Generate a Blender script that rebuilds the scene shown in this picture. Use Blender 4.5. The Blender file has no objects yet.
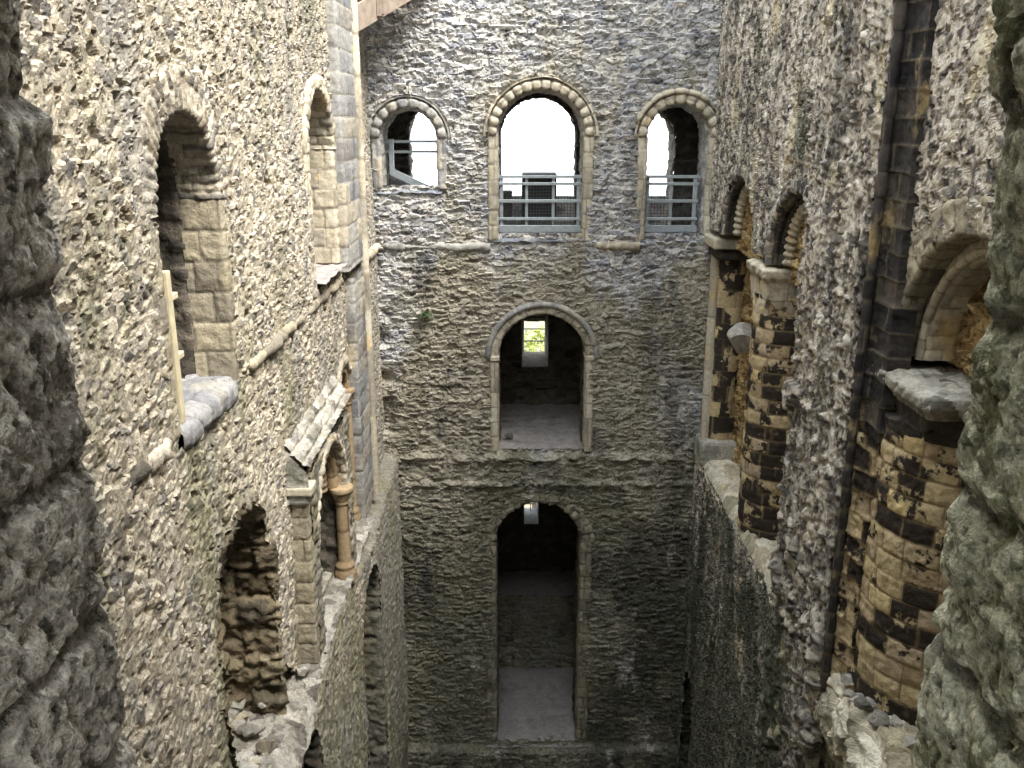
import bpy, math, random
import numpy as np
random.seed(7)
C = bpy.context.scene.collection
GZ = 15.0                     # the lens stands 15 m above the floor of the keep; heights below are measured from it
MESHY = 0
# ------------------------------------------------------------------ noise
def H(i, j, k=0):
    i = np.asarray(i).astype(np.int64).astype(np.uint32); j = np.asarray(j).astype(np.int64).astype(np.uint32)
    x = i*np.uint32(374761393) + j*np.uint32(668265263) + np.uint32((k*974634777+1013904223) & 0xffffffff)
    x = (x ^ (x >> np.uint32(13)))*np.uint32(1274126177)
    x = (x ^ (x >> np.uint32(15)))*np.uint32(2246822519)
    x = x ^ (x >> np.uint32(16))
    return x.astype(np.float64)/4294967296.0
def sm(x, a, b):
    t = np.clip((x-a)/(b-a), 0, 1); return t*t*(3-2*t)
def vn(u, v, k=0):
    i = np.floor(u); j = np.floor(v); a = u-i; b = v-j
    a = a*a*(3-2*a); b = b*b*(3-2*b)
    return ((H(i, j, k)*(1-a)+H(i+1, j, k)*a)*(1-b)+(H(i, j+1, k)*(1-a)+H(i+1, j+1, k)*a)*b)*2-1
def fbm(u, v, k=0, o=4):
    r = 0; a = .5
    for q in range(o):
        r = r+a*vn(u+17.3*q, v-9.1*q, k+q); u = u*2.03; v = v*2.03; a *= .55
    return r
def voro(u, v, k, jit):
    i0 = np.floor(u); j0 = np.floor(v)
    f1 = np.full(u.shape, 9.); f2 = np.full(u.shape, 9.); I = i0.copy(); J = j0.copy(); DX = u*0; DY = u*0
    for di in (-1, 0, 1):
        for dj in (-1, 0, 1):
            i = i0+di; j = j0+dj
            x = i+.5+jit*(H(i, j, k)-.5)+.25*((j % 2)-.5); y = j+.5+jit*(H(i, j, k+1)-.5)
            dx = u-x; dy = v-y; d = np.sqrt(dx*dx+dy*dy)
            near = d < f1
            f2 = np.where(near, f1, np.minimum(f2, d))
            f1 = np.where(near, d, f1); I = np.where(near, i, I); J = np.where(near, j, J)
            DX = np.where(near, dx, DX); DY = np.where(near, dy, DY)
    return f1, f2, I, J, DX, DY
# ------------------------------------------------------------------ masonry styles: return height (m) and r,g,b = stone tone, mortar, second tone
def rubble(cw=.26, ch=.12, amp=.035, seed=1, jit=.75, mort=.10, holes=.05, fine=.35):
    def f(s, t):
        ws = s+.30*cw*fbm(s/cw*.9, t/ch*.9, seed+5, 3); wt = t+.34*ch*fbm(s/cw*.9+40, t/ch*.9, seed+6, 3)
        # the courses swell and shrink so that big and small stones mix
        wt = wt+.5*ch*vn(s*.6, t*1.1, seed+8)
        f1, f2, I, J, dx, dy = voro(ws/cw, wt/ch, seed, jit)
        e = f2-f1; r1 = H(I, J, seed+2); r2 = H(I, J, seed+3)
        m = 1-sm(e, .03, .03+mort)
        b = sm(e, .0, .22)
        h = amp*b*(.35+.8*r1)+amp*b*1.5*(dx*(H(I, J, seed+4)-.5)+dy*(H(I, J, seed+7)-.35))
        h = h-(r2 < holes)*b*amp*1.6
        f_ = fbm(s*11, t*11, seed+9, 4)
        h = h+amp*fine*f_+amp*.5*fbm(s*1.7, t*1.7, seed+11, 3)
        m = np.clip(m+.5*sm(f_+.4*vn(s*3, t*3, seed+12), .18, .5), 0, 1)      # smeared mortar
        return h, r1, m, r2
    return f
def bedded(cw=.15, ch=.10, amp=.03, seed=1, jit=.95, lvl=.35, holes=.04, pit=1.0):
    """stones half sunk in a rough mortar bed; pits where stones fell out"""
    def f(s, t):
        ws = s+.35*cw*fbm(s/cw*.8, t/ch*.8, seed+5, 3); wt = t+.4*ch*fbm(s/cw*.8+40, t/ch*.8, seed+6, 3)
        wt = wt+.5*ch*vn(s*.7, t*1.3, seed+8)
        f1, f2, I, J, dx, dy = voro(ws/cw, wt/ch, seed, jit)
        e = f2-f1; r1 = H(I, J, seed+2); r2 = H(I, J, seed+3)
        b = sm(e, 0, .14)
        hs = amp*b*(.1+1.0*r1)+amp*b*2.0*(dx*(H(I, J, seed+4)-.5)+dy*(H(I, J, seed+7)-.35))+amp*.45*fbm(s*13, t*13, seed+9, 4)
        n1 = fbm(s*8, t*8, seed+10, 5); n2 = fbm(s*2.3, t*2.3, seed+12, 3)
        hm = amp*(lvl+.9*n1+.6*n2)
        h = np.maximum(hs, hm); m = sm(hm-hs, -.12*amp, .10*amp)
        p = sm(r2+.10*n1, 1-holes, 1-holes+.03)*b
        h = h-p*amp*1.5
        q = fbm(s*21, t*21, seed+14, 3); h = h-amp*pit*.8*sm(q, .22, .5)
        return h+amp*.6*fbm(s*1.6, t*1.6, seed+11, 2), r1, m, r2
    return f
def quoined(bh=.3, seed=1, t0=.54, amp=.014, tmin=.14, tvar=.22):
    """tall blocks at the edge of an opening, rougher rubble set back behind them"""
    a = ashlar(.9, bh, amp*1.5, seed, .020, rough=1.0, wob=.02, pill=.12); r = bedded(.16, .13, .03, seed+50)
    def f(t, s):
        row = np.floor((s+.02*fbm(t*4, s*4, seed+22, 3))/bh); w = t0+tmin+tvar*H(row, row*0, seed+9)
        w = w+.02*fbm(s*6, t*6, seed+33, 3)
        ha, ra, ma, ba = a(t, s); hr, rr, mr, br = r(t, s)
        k = sm(t, 0, .01)*sm(t-w, -.006, .012); g = np.exp(-((t-w)/.014)**2)
        q_ = fbm(t*22, s*22, seed+43, 4)
        fz = amp*1.5*fbm(t*9, s*9, seed+40, 5)+amp*.9*fbm(t*3, s*2, seed+41, 3)-amp*.9*sm(q_, .1, .45)
        return ha*(1-k)+(hr*1.2-.055)*k-g*.04+fz-amp*.8*sm(fbm(t*45, s*45, seed+44, 2), .1, .35), ra*(1-k)+rr*k, np.clip(ma*(1-k)+mr*k+g, 0, 1), ba
    return f
def ashlar(bw=.42, bh=.24, amp=.012, seed=1, joint=.012, rough=.4, eros=.0, swap=False, wob=.0, pill=.3):
    def f(s, t):
        if swap: s, t = t, s
        s = s+wob*fbm(s*4, t*4, seed+21, 3); t = t+wob*fbm(s*4+9, t*4, seed+22, 3)
        row = np.floor(t/bh); v = t/bh-row
        u = s/bw*(.8+.5*H(row, row*0, seed+1))+H(row, row*0+3, seed+2)*5
        col = np.floor(u); uu = u-col
        L = .22*(H(col, row, seed+3)); R = 1-.22*(1-H(col+1, row, seed+3))*0
        cc = np.where(uu < L, col-1, col)
        dl = np.where(uu < L, L-uu, np.minimum(uu-L, 1+.22*H(col+1, row, seed+3)-uu))*bw
        dv = np.minimum(v, 1-v)*bh
        e = np.minimum(dl, dv); r1 = H(cc, row, seed+4); r2 = H(cc, row, seed+5)
        m = 1-sm(e, joint*.5, joint*1.2)
        b = sm(e, 0, joint*2)*(1-pill)+pill*sm(e, 0, min(bw, bh)*.35)
        h = amp*(b+.7*(r1-.5)) + amp*rough*fbm(s*14, t*14, seed+6, 4)
        if eros:
            g = sm(r2+.35*fbm(s*6, t*6, seed+7, 3), 1-eros, 1-eros+.08)
            h = h-g*eros*amp*4*(.5+.5*fbm(s*9, t*9, seed+8))
        return h, r1, m, r2
    return f
def rough(amp=.02, seed=1, sc=6):
    def f(s, t):
        n = fbm(s*sc, t*sc, seed, 5); n2 = vn(s*sc*2, t*sc*2, seed+4)
        f1, f2, I, J, dx, dy = voro(s*sc*1.3, t*sc*1.3, seed+3, .9)
        return amp*n+amp*.7*sm(f2-f1, 0, .4)*H(I, J, seed+7), H(I, J, seed+8), sm(n, .0, .4), .5+.5*n2
    return f
# ------------------------------------------------------------------ objects
def finish(o, parent, kind=None):
    C.objects.link(o)
    if parent is not None: o.parent = parent
    if kind: o['kind'] = kind
    return o
def base_of(parent): return np.array(parent.location) if parent is not None else np.zeros(3)
def emit(name, P, N, h, st, keep, mat, parent=None, kind=None, smooth=True, origin=None):
    """grid of points P (n,m,3) pushed out along N by h; st = three (n,m) arrays; keep = (n-1,m-1) faces"""
    n, m = h.shape
    V = (P+N*h[..., None]).reshape(-1, 3).copy(); V[:, 2] += GZ
    off = base_of(parent) if parent is not None else (np.array(origin)+[0, 0, GZ] if origin is not None else np.zeros(3))
    V -= off
    idx = np.arange(n*m).reshape(n, m)
    a = idx[:-1, :-1]; b = idx[1:, :-1]; c = idx[1:, 1:]; d = idx[:-1, 1:]
    F = np.stack([a, b, c, d], -1)
    i, j = n//2, m//2
    e1 = P[min(i+1, n-1), j]-P[i-1, j]; e2 = P[i, min(j+1, m-1)]-P[i, j-1]
    if np.dot(np.cross(e1, e2), N[i, j]) < 0: F = F[..., ::-1]
    F = F.reshape(-1, 4) if keep is None else F[keep]
    used = np.zeros(n*m, bool); used[F.ravel()] = True
    remap = np.cumsum(used)-1
    V = V[used]; F = remap[F]
    me = bpy.data.meshes.new(name)
    me.vertices.add(len(V)); me.vertices.foreach_set('co', V.astype(np.float32).ravel())
    me.loops.add(F.size); me.loops.foreach_set('vertex_index', F.astype(np.int32).ravel())
    me.polygons.add(len(F)); me.polygons.foreach_set('loop_start', np.arange(0, F.size, 4, dtype=np.int32))
    me.polygons.foreach_set('use_smooth', np.full(len(F), smooth))
    at = me.attributes.new('st', 'FLOAT_COLOR', 'POINT')
    col = np.ones((len(V), 4), np.float32)
    for k in range(3): col[:, k] = (st[k]+np.zeros((n, m))).ravel()[used]
    at.data.foreach_set('color', col.ravel())
    me.update(calc_edges=True)
    me.materials.append(mat)
    o = bpy.data.objects.new(name, me)
    if parent is None and origin is not None: o.location = off
    return finish(o, parent, kind)
def patch(name, O, U, V, N, us, vs, style, mat, holes=(), bulge=None, s0=0, t0=0, **kw):
    """planar masonry; us,vs = coordinates along U and V; holes(u,v)->bool; bulge(u,v)->height"""
    u, v = np.meshgrid(us, vs, indexing='ij')
    O, U, V, N = [np.array(x, float) for x in (O, U, V, N)]
    P = O+u[..., None]*U+v[..., None]*V
    h, r, g, b = style(u+s0, v+t0)
    if bulge is not None: h = h+bulge(u, v)
    uc = (us[:-1]+us[1:])/2; vc = (vs[:-1]+vs[1:])/2
    uc, vc = np.meshgrid(uc, vc, indexing='ij'); keep = np.ones(uc.shape, bool)
    for f in holes: keep &= ~f(uc, vc)
    return emit(name, P, np.broadcast_to(N, P.shape), h, (r, g, b), keep, mat, **kw)
def rng(*seg):
    """rng(a, b, step, c, step2 ...) a grid that changes its step"""
    out = [seg[0]]
    a = seg[0]
    for k in range(1, len(seg), 2):
        b, st = seg[k], seg[k+1]; n = max(1, int(math.ceil((b-a)/st))); out += list(np.linspace(a, b, n+1)[1:]); a = b
    return np.array(out)
def arch_hole(c, w, zb, zs, rise=None, g=0.0):
    rise = rise or w
    return lambda a, z: ((abs(a-c) < w+g) & (z > zb-g) & (z <= zs)) | ((z > zs) & (((a-c)/(w+g))**2+((z-zs)/(rise+g))**2 < 1))
def arch_path(c, w, zb, zs, rise=None, ds=.03, part='all'):
    rise = rise or w; pts = []
    if part in ('all', 'left'): n = max(2, int((zs-zb)/ds)); pts += [(c-w, zb+(zs-zb)*k/n, -1, 0) for k in range(n)]
    if part in ('all', 'arc'):
        n = max(8, int(math.pi*(w+rise)/2/ds))
        for k in range(n+1):
            th = math.pi*(1-k/n); nx = math.cos(th)/w; nz = math.sin(th)/rise; l = math.hypot(nx, nz)
            pts.append((c+w*math.cos(th), zs+rise*math.sin(th), nx/l, nz/l))
    if part == 'left': pts.append((c-w, zs, -1, 0))
    if part in ('all', 'right'):
        n = max(2, int((zs-zb)/ds)); pts += [(c+w, zs-(zs-zb)*k/n, 1, 0) for k in range(0 if part == 'right' else 1, n+1)]
    return np.array(pts, float)
def resample(pl, ds, rnd=0):
    pl = np.array(pl, float); out = []
    for k in range(len(pl)-1):
        L = np.linalg.norm(pl[k+1]-pl[k]); n = max(1, int(round(L/ds)))
        out += [pl[k]+(pl[k+1]-pl[k])*q/n for q in range(n)]
    out.append(pl[-1]); out = np.array(out)
    for _ in range(rnd):
        o2 = out.copy(); o2[1:-1] = (out[:-2]+2*out[1:-1]+out[2:])/4; out = o2
    return out
def MBk(Y0=16.5): return (lambda a, z, d: np.stack([a, Y0-d, z], -1)), (lambda na, nz, nd: np.stack([na, -nd, nz], -1))
def MLf(X0=-2.5): return (lambda a, z, d: np.stack([X0+d, a, z], -1)), (lambda na, nz, nd: np.stack([nd, na, nz], -1))
def MRt(X0=3.6): return (lambda a, z, d: np.stack([X0-d, a, z], -1)), (lambda na, nz, nd: np.stack([-nd, na, nz], -1))
def MNr(Y0=1.5): return (lambda a, z, d: np.stack([a, Y0+d, z], -1)), (lambda na, nz, nd: np.stack([na, nd, nz], -1))
def sweep(name, mp, path, prof, style, mat, ds=.03, rnd=1, extra=None, sa=0, **kw):
    """profile of (outward, toward viewer) carried along a path on a wall"""
    pf = resample(prof, ds, rnd)
    tg = np.gradient(pf, axis=0); tg /= np.linalg.norm(tg, axis=1)[:, None]+1e-9
    no, nd = tg[:, 1], -tg[:, 0]
    tl = np.concatenate([[0], np.cumsum(np.linalg.norm(np.diff(pf, axis=0), axis=1))])
    sl = np.concatenate([[0], np.cumsum(np.linalg.norm(np.diff(path[:, :2], axis=0), axis=1))])+sa
    a = path[:, 0][:, None]+pf[:, 0][None]*path[:, 2][:, None]
    z = path[:, 1][:, None]+pf[:, 0][None]*path[:, 3][:, None]
    d = np.broadcast_to(pf[:, 1][None], a.shape)
    P = mp[0](a, z, d)
    N = mp[1](no[None]*path[:, 2][:, None], no[None]*path[:, 3][:, None], np.broadcast_to(nd[None], a.shape))
    s, t = np.meshgrid(sl, tl, indexing='ij')
    h, r, g, b = style(t, s)
    if extra is not None: h = h+extra(s, t)
    return emit(name, P, N, h, (r, g, b), None, mat, **kw)
def planwall(name, pts, zs, style, mat, ds=.03, rnd=2, side=1, bulge=None, s0=0, **kw):
    """a wall that follows a plan line (x, y), standing over the heights zs"""
    pf = resample(pts, ds, rnd)
    tg = np.gradient(pf, axis=0); tg /= np.linalg.norm(tg, axis=1)[:, None]+1e-9
    nx, ny = tg[:, 1]*side, -tg[:, 0]*side
    sl = np.concatenate([[0], np.cumsum(np.linalg.norm(np.diff(pf, axis=0), axis=1))])+s0
    s, t = np.meshgrid(sl, zs, indexing='ij')
    P = np.stack([np.broadcast_to(pf[:, 0][:, None], s.shape), np.broadcast_to(pf[:, 1][:, None], s.shape), t], -1)
    N = np.stack([np.broadcast_to(nx[:, None], s.shape), np.broadcast_to(ny[:, None], s.shape), t*0], -1)
    h, r, g, b = style(s, t)
    if bulge is not None: h = h+bulge(s, t)
    return emit(name, P, N, h, (r, g, b), None, mat, **kw)
def lathe(name, cx, cy, rz, th0, th1, nth, style, mat, rmod=None, **kw):
    """round thing about a vertical axis; rz = [(radius, z)...]; rmod(theta, k)->factor"""
    rz = resample(rz, kw.pop('ds', .03), kw.pop('rnd', 0)); th = np.linspace(th0, th1, nth)
    T, K = np.meshgrid(th, np.arange(len(rz)), indexing='ij')
    R = rz[:, 0][None]+0*T; Z = rz[:, 1][None]+0*T
    if rmod is not None: R = R*rmod(T, K/(len(rz)-1))
    P = np.stack([cx+R*np.cos(T), cy+R*np.sin(T), Z], -1)
    dr = np.gradient(rz[:, 0]); dz = np.gradient(rz[:, 1]); l = np.hypot(dr, dz)+1e-9
    nr = np.abs(dz)/l; nz = -dr/l*np.sign(dz+1e-9)
    N = np.stack([nr[None]*np.cos(T), nr[None]*np.sin(T), nz[None]+0*T], -1)
    rm = max(r for r, _ in rz)
    h, r, g, b = style(T*rm, Z)
    return emit(name, P, N, h, (r, g, b), None, mat, **kw)
def raw(name, V, F, mat, parent=None, kind=None, smooth=False, origin=None, tone=None):
    V = np.array(V, float); V[:, 2] += GZ
    off = base_of(parent) if parent is not None else (np.array(origin)+[0, 0, GZ] if origin is not None else np.zeros(3))
    V = V-off
    me = bpy.data.meshes.new(name); me.from_pydata([tuple(v) for v in V], [], F)
    at = me.attributes.new('st', 'FLOAT_COLOR', 'POINT'); t = tone if tone is not None else random.random()
    at.data.foreach_set('color', np.tile(np.array([t, 0, random.random(), 1], np.float32), len(V)))
    if smooth:
        for p in me.polygons: p.use_smooth = True
    me.update(); me.materials.append(mat)
    o = bpy.data.objects.new(name, me)
    if parent is None and origin is not None: o.location = off
    return finish(o, parent, kind)
class MB:
    def __init__(s): s.v = []; s.f = []
    def box(s, x0, x1, y0, y1, z0, z1):
        b = len(s.v); s.v += [(x, y, z) for z in (z0, z1) for x, y in ((x0, y0), (x1, y0), (x1, y1), (x0, y1))]
        s.f += [tuple(b+i for i in q) for q in ((3, 2, 1, 0), (4, 5, 6, 7), (0, 1, 5, 4), (1, 2, 6, 5), (2, 3, 7, 6), (3, 0, 4, 7))]; return s
    def bar(s, p, q, w, h=None):
        h = h or w; p = np.array(p, float); q = np.array(q, float); d = (q-p)/np.linalg.norm(q-p)
        up = np.array([0, 0, 1.]) if abs(d[2]) < .9 else np.array([0, 1., 0]); a = np.cross(d, up); a /= np.linalg.norm(a); c = np.cross(a, d)
        b = len(s.v)
        for e in (p, q): s.v += [tuple(e+a*w/2*i+c*h/2*j) for i, j in ((-1, -1), (1, -1), (1, 1), (-1, 1))]
        s.f += [tuple(b+i for i in k) for k in ((3, 2, 1, 0), (4, 5, 6, 7), (0, 1, 5, 4), (1, 2, 6, 5), (2, 3, 7, 6), (3, 0, 4, 7))]; return s
    def tube(s, p, q, r, n=8):
        p = np.array(p, float); q = np.array(q, float); d = (q-p)/np.linalg.norm(q-p)
        up = np.array([0, 0, 1.]) if abs(d[2]) < .9 else np.array([0, 1., 0]); a = np.cross(d, up); a /= np.linalg.norm(a); c = np.cross(a, d)
        b = len(s.v)
        for e in (p, q): s.v += [tuple(e+r*(a*math.cos(2*math.pi*k/n)+c*math.sin(2*math.pi*k/n))) for k in range(n)]
        s.f += [(b+k, b+(k+1) % n, b+n+(k+1) % n, b+n+k) for k in range(n)]
        s.f += [tuple(b+n-1-k for k in range(n)), tuple(b+n+k for k in range(n))]; return s
    def build(s, name, mat, parent=None, bevel=0, **kw):
        o = raw(name, s.v, s.f, mat, parent, **kw)
        if bevel:
            md = o.modifiers.new('edge', 'BEVEL'); md.width = bevel; md.segments = 2
        return o
LABELS = {}
def tag(o, label, cat, group=None, kind=None):
    o['label'] = label; o['category'] = cat
    if group: o['group'] = group
    if kind: o['kind'] = kind
    return o
def thing(name, label, cat, loc, group=None):
    o = bpy.data.objects.new(name, None); C.objects.link(o); o.location = (loc[0], loc[1], loc[2]+GZ); o.empty_display_size = .2
    return tag(o, label, cat, group)
# ------------------------------------------------------------------ materials
def L(r, g=None, b=None):
    if g is None: r, g, b = [int(r[k:k+2], 16) for k in (0, 2, 4)]
    return tuple((c/255/12.92 if c <= 10 else ((c/255+.055)/1.055)**2.4) for c in (r, g, b))+(1,)
def stone(name, pal, mortar, stains_shade=(), nscale=1.0, bump=.5, var=.5, rgh=.93, crust=None):
    m = bpy.data.materials.new(name); m.use_nodes = True; nt = m.node_tree; nd = nt.nodes; lk = nt.links
    bs = nd['Principled BSDF']; bs.inputs['Roughness'].default_value = rgh; bs.inputs['Specular IOR Level'].default_value = .25
    at = nd.new('ShaderNodeAttribute'); at.attribute_name = 'st'; sp = nd.new('ShaderNodeSeparateColor'); lk.new(at.outputs['Color'], sp.inputs[0])
    geo = nd.new('ShaderNodeNewGeometry')
    rp = nd.new('ShaderNodeValToRGB'); el = rp.color_ramp.elements
    while len(el) < len(pal): el.new(.5)
    for k, c in enumerate(pal): el[k].position = k/(len(pal)-1); el[k].color = L(c)
    lk.new(sp.outputs[0], rp.inputs[0]); col = rp.outputs[0]
    def noise(sc, det=4, stretch=(1, 1, 1), seed=0, rough_=.6):
        mp = nd.new('ShaderNodeMapping'); mp.inputs['Scale'].default_value = stretch; mp.inputs['Location'].default_value = (seed, seed*.7, seed*1.3)
        lk.new(geo.outputs['Position'], mp.inputs[0])
        n = nd.new('ShaderNodeTexNoise'); n.inputs['Scale'].default_value = sc; n.inputs['Detail'].default_value = det; n.inputs['Roughness'].default_value = rough_
        lk.new(mp.outputs[0], n.inputs['Vector']); return n.outputs['Fac']
    def mrange(x, a, b, c=0, d=1):
        q = nd.new('ShaderNodeMapRange'); q.inputs[1].default_value = a; q.inputs[2].default_value = b; q.inputs[3].default_value = c; q.inputs[4].default_value = d
        lk.new(x, q.inputs[0]); return q.outputs[0]
    def mix(fac, a, b, mode='MIX'):
        q = nd.new('ShaderNodeMix'); q.data_type = 'RGBA'; q.blend_type = mode
        if isinstance(fac, float): q.inputs[0].default_value = fac
        else: lk.new(fac, q.inputs[0])
        for s_, v in ((6, a), (7, b)):
            if isinstance(v, tuple): q.inputs[s_].default_value = v
            else: lk.new(v, q.inputs[s_])
        return q.outputs[2]
    def math_(op, a, b):
        q = nd.new('ShaderNodeMath'); q.operation = op
        for s_, v in ((0, a), (1, b)):
            if isinstance(v, (int, float)): q.inputs[s_].default_value = v
            else: lk.new(v, q.inputs[s_])
        return q.outputs[0]
    if crust:                                   # black weathering crust that clings to whole blocks and flakes off
        cc, thr, w = crust
        n = noise(3.0, 5, seed=3)
        x = math_('ADD', math_('MULTIPLY', sp.outputs[2], .55), math_('MULTIPLY', n, 1.3))
        n3 = noise(22, 3, seed=9); x = math_('ADD', x, math_('MULTIPLY', n3, .25))
        col = mix(mrange(x, thr, thr+w), col, L(cc))
    col = mix(math_('MULTIPLY', sp.outputs[1], .85), col, L(mortar))
    for (c, sc, a, b, stretch, zr, amt) in stains_shade:
        n = noise(sc, 5, stretch, seed=sc*3.1+a*10)
        if zr:                                  # damp growth, and painted shade on the back wall: more of it towards zr[1]
            xyz = nd.new('ShaderNodeSeparateXYZ'); lk.new(geo.outputs['Position'], xyz.inputs[0])
            for g in (zr if isinstance(zr, list) else [zr]):
                o_ = GZ if len(g) < 4 else 0
                n = math_('ADD', n, mrange(xyz.outputs[g[3] if len(g) > 3 else 2], g[0]+o_, g[1]+o_, 0, g[2]))
        f = mrange(n, a, b, 0, amt)
        col = mix(f, col, L(c))
    n1 = noise(16*nscale, 5, seed=1, rough_=.7); n2 = noise(60*nscale, 3, seed=2)
    v1 = mrange(n1, .25, .75, 1-var, 1+var); v2 = mrange(n2, .2, .8, 1-var*.6, 1+var*.6)
    mm = nd.new('ShaderNodeVectorMath'); mm.operation = 'SCALE'; lk.new(col, mm.inputs[0]); lk.new(math_('MULTIPLY', v1, v2), mm.inputs['Scale'])
    lk.new(mm.outputs[0], bs.inputs['Base Color'])
    bp = nd.new('ShaderNodeBump'); bp.inputs['Strength'].default_value = bump; bp.inputs['Distance'].default_value = .03
    lk.new(math_('ADD', math_('MULTIPLY', n1, 1.0), math_('MULTIPLY', n2, .5)), bp.inputs['Height']); lk.new(bp.outputs[0], bs.inputs['Normal'])
    return m
def plain(name, col, rgh=.6, metal=0, var=.15, sc=12):
    m = bpy.data.materials.new(name); m.use_nodes = True; nt = m.node_tree; nd = nt.nodes; lk = nt.links
    bs = nd['Principled BSDF']; bs.inputs['Roughness'].default_value = rgh; bs.inputs['Metallic'].default_value = metal
    geo = nd.new('ShaderNodeNewGeometry'); n = nd.new('ShaderNodeTexNoise'); n.inputs['Scale'].default_value = sc; n.inputs['Detail'].default_value = 4
    lk.new(geo.outputs['Position'], n.inputs['Vector'])
    r = nd.new('ShaderNodeValToRGB'); c = L(col)
    r.color_ramp.elements[0].position = .3; r.color_ramp.elements[1].position = .7
    r.color_ramp.elements[0].color = tuple(x*(1-var) for x in c[:3])+(1,); r.color_ramp.elements[1].color = tuple(min(1, x*(1+var)) for x in c[:3])+(1,)
    lk.new(n.outputs['Fac'], r.inputs[0]); lk.new(r.outputs[0], bs.inputs['Base Color'])
    return m
up = (1, 1, .35)
M = {}
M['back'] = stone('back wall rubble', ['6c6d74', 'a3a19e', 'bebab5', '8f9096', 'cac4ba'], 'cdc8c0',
    stains_shade=[('9a9075', .8, .56, .66, up, (-1.8, -3.4, .20), .65), ('6b6a55', .9, .55, .68, (1, 1, .4), (-5.5, -8, .22), .6), ('34342f', .7, .74, .86, (1, 1, .5), [(-5.8, -8.5, .18), (.9, 2.6, .22, 0)], .65), ('a39a7c', 1.5, .60, .72, (1, 1, .5), (-6, -9, .06), .4), ('46463f', .8, .58, .68, (1, 1, .5), (1.5, 4.0, .08, 0), .4), ('3c3a3c', 1.6, .60, .68, up, None, .6), ('d8d2c8', 2.2, .60, .70, up, None, .5)], var=.5, bump=.6)  # darkest layer: soot with the right wall's shade painted into the lower right
M['left'] = stone('left wall rubble', ['4a4641', '918879', 'b3a996', '6e6a66', 'c6bca9', '847864'], 'b5aa95',
    stains_shade=[('6f6d52', 1.0, .52, .66, up, (-1.5, -8, .22), .7), ('8b8780', 1.3, .55, .66, (1, 1, .25), (8, 14, .16, 1), .6), ('4b463c', 2.5, .62, .70, up, None, .55)], var=.5, bump=.6)
M['right'] = stone('right wall rubble', ['363433', '625e5b', '958e85', '464443', 'b5aa98'], 'cec4b4',
    stains_shade=[('e0d9cc', 3.2, .57, .62, (1, 1, .5), None, .6), ('2b2a2b', 1.1, .52, .62, (1, 1, .3), None, .7), ('4a4f3c', 1.1, .56, .66, up, (-5.5, -9, .25), .75), ('cdbf9f', 2.0, .60, .66, (1, 1, .4), None, .6)], var=.55, bump=.7)
M['pale'] = stone('pale dressed stone', ['b8ad95', 'cdc4af', 'bdb29c', '9b9486'], '857d6e',
    stains_shade=[('5a564f', 2.0, .55, .66, (1, 1, .4), None, .6), ('d9b879', 2.3, .6, .68, (1, 1, .5), None, .6)], var=.3, bump=.4)
M['quoin'] = stone('weathered quoin stone', ['8f8776', 'b0a68f', 'a0967f', '7d766a'], '6f685a', stains_shade=[('4c473f', 2.4, .56, .66, (1, 1, .6), None, .6)], var=.35, bump=.5)
M['buff'] = stone('buff carved stone', ['9a8465', 'b19c7c', 'a58f70', '8a775c'], '655440', stains_shade=[('5d4a36', 3, .55, .66, (1, 1, .6), None, .6)], var=.3, bump=.4)
M['grey'] = stone('grey dressed stone', ['88888a', 'aaa79f', '9c9a94', '77777a', 'b5ab98'], 'aaa498',
    stains_shade=[('4e4c4c', 2.0, .55, .66, (1, 1, .5), None, .6), ('c8b38a', 2.6, .62, .68, (1, 1, .4), None, .6)], var=.35, bump=.4)
M['tan'] = stone('tan infill rubble', ['6b5638', '9c8258', 'bfa272', '84704e', 'cdb788'], 'ab9166',
    stains_shade=[('3d2c1a', 3, .56, .66, (1, 1, 1), None, .7)], var=.5, bump=.8)
M['column'] = stone('tan column ashlar', ['a99474', 'cdba92', 'bfaa84', 'b8a58a', 'd8c28f'], '8d7a5a',
    crust=('3a332d', 1.01, .05), stains_shade=[('8d7a5c', 4, .58, .66, (1, 1, 1), None, .5)], var=.3, bump=.5)
M['dark'] = stone('blackened dressed stone', ['34312f', '4a4542', '2a2829', '5e564c'], '6b6150',
    stains_shade=[('a8926a', 2.2, .60, .66, (1, 1, .5), None, .8)], var=.4, bump=.5)
M['dim'] = stone('inner chamber rubble', ['4a463f', '686157', '787064', '3d3a36'], '585247', stains_shade=[('3b3732', 1.5, .55, .66, up, None, .6)], var=.4, bump=.7)
M['plaster'] = stone('worn lime floor', ['8f8884', 'a09894', '98908c'], 'a29b95', stains_shade=[('6f6a66', 2.0, .58, .7, (1, 1, 1), None, .6)], var=.25, bump=.3)
M['sillpale'] = stone('pale sill stone', ['787a82', '8f8f93', '9c9996', '6f7178'], '6f6b66', stains_shade=[('a8a294', 3.0, .52, .64, (1, 1, 1), None, .6), ('5f5d5a', 5.0, .58, .68, (1, 1, 1), None, .6)], var=.35, bump=.6)
M['ledgepale'] = stone('sunbleached ledge stone', ['b3ab97', 'd6cdb8', 'e3dcc9', '9b937f', 'cbbf9f'], 'd9cfb8', stains_shade=[('6b6a55', 2.4, .57, .66, (1, 1, 1), None, .55)], var=.35, bump=.7)
M['sill'] = stone('blue grey sill', ['767b84', '8b8f96', '6a6e76'], '7d7f83', stains_shade=[('5a5a58', 2.0, .55, .66, (1, 1, 1), None, .6)], var=.3, bump=.5)
M['ledge'] = stone('broken ledge rubble', ['8d8981', 'aea99e', 'c2bcb0', '6b675f', 'a09a8c'], 'aaa497', stains_shade=[('5d6052', 2.2, .56, .66, (1, 1, 1), None, .6)], var=.4, bump=.8)
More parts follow.
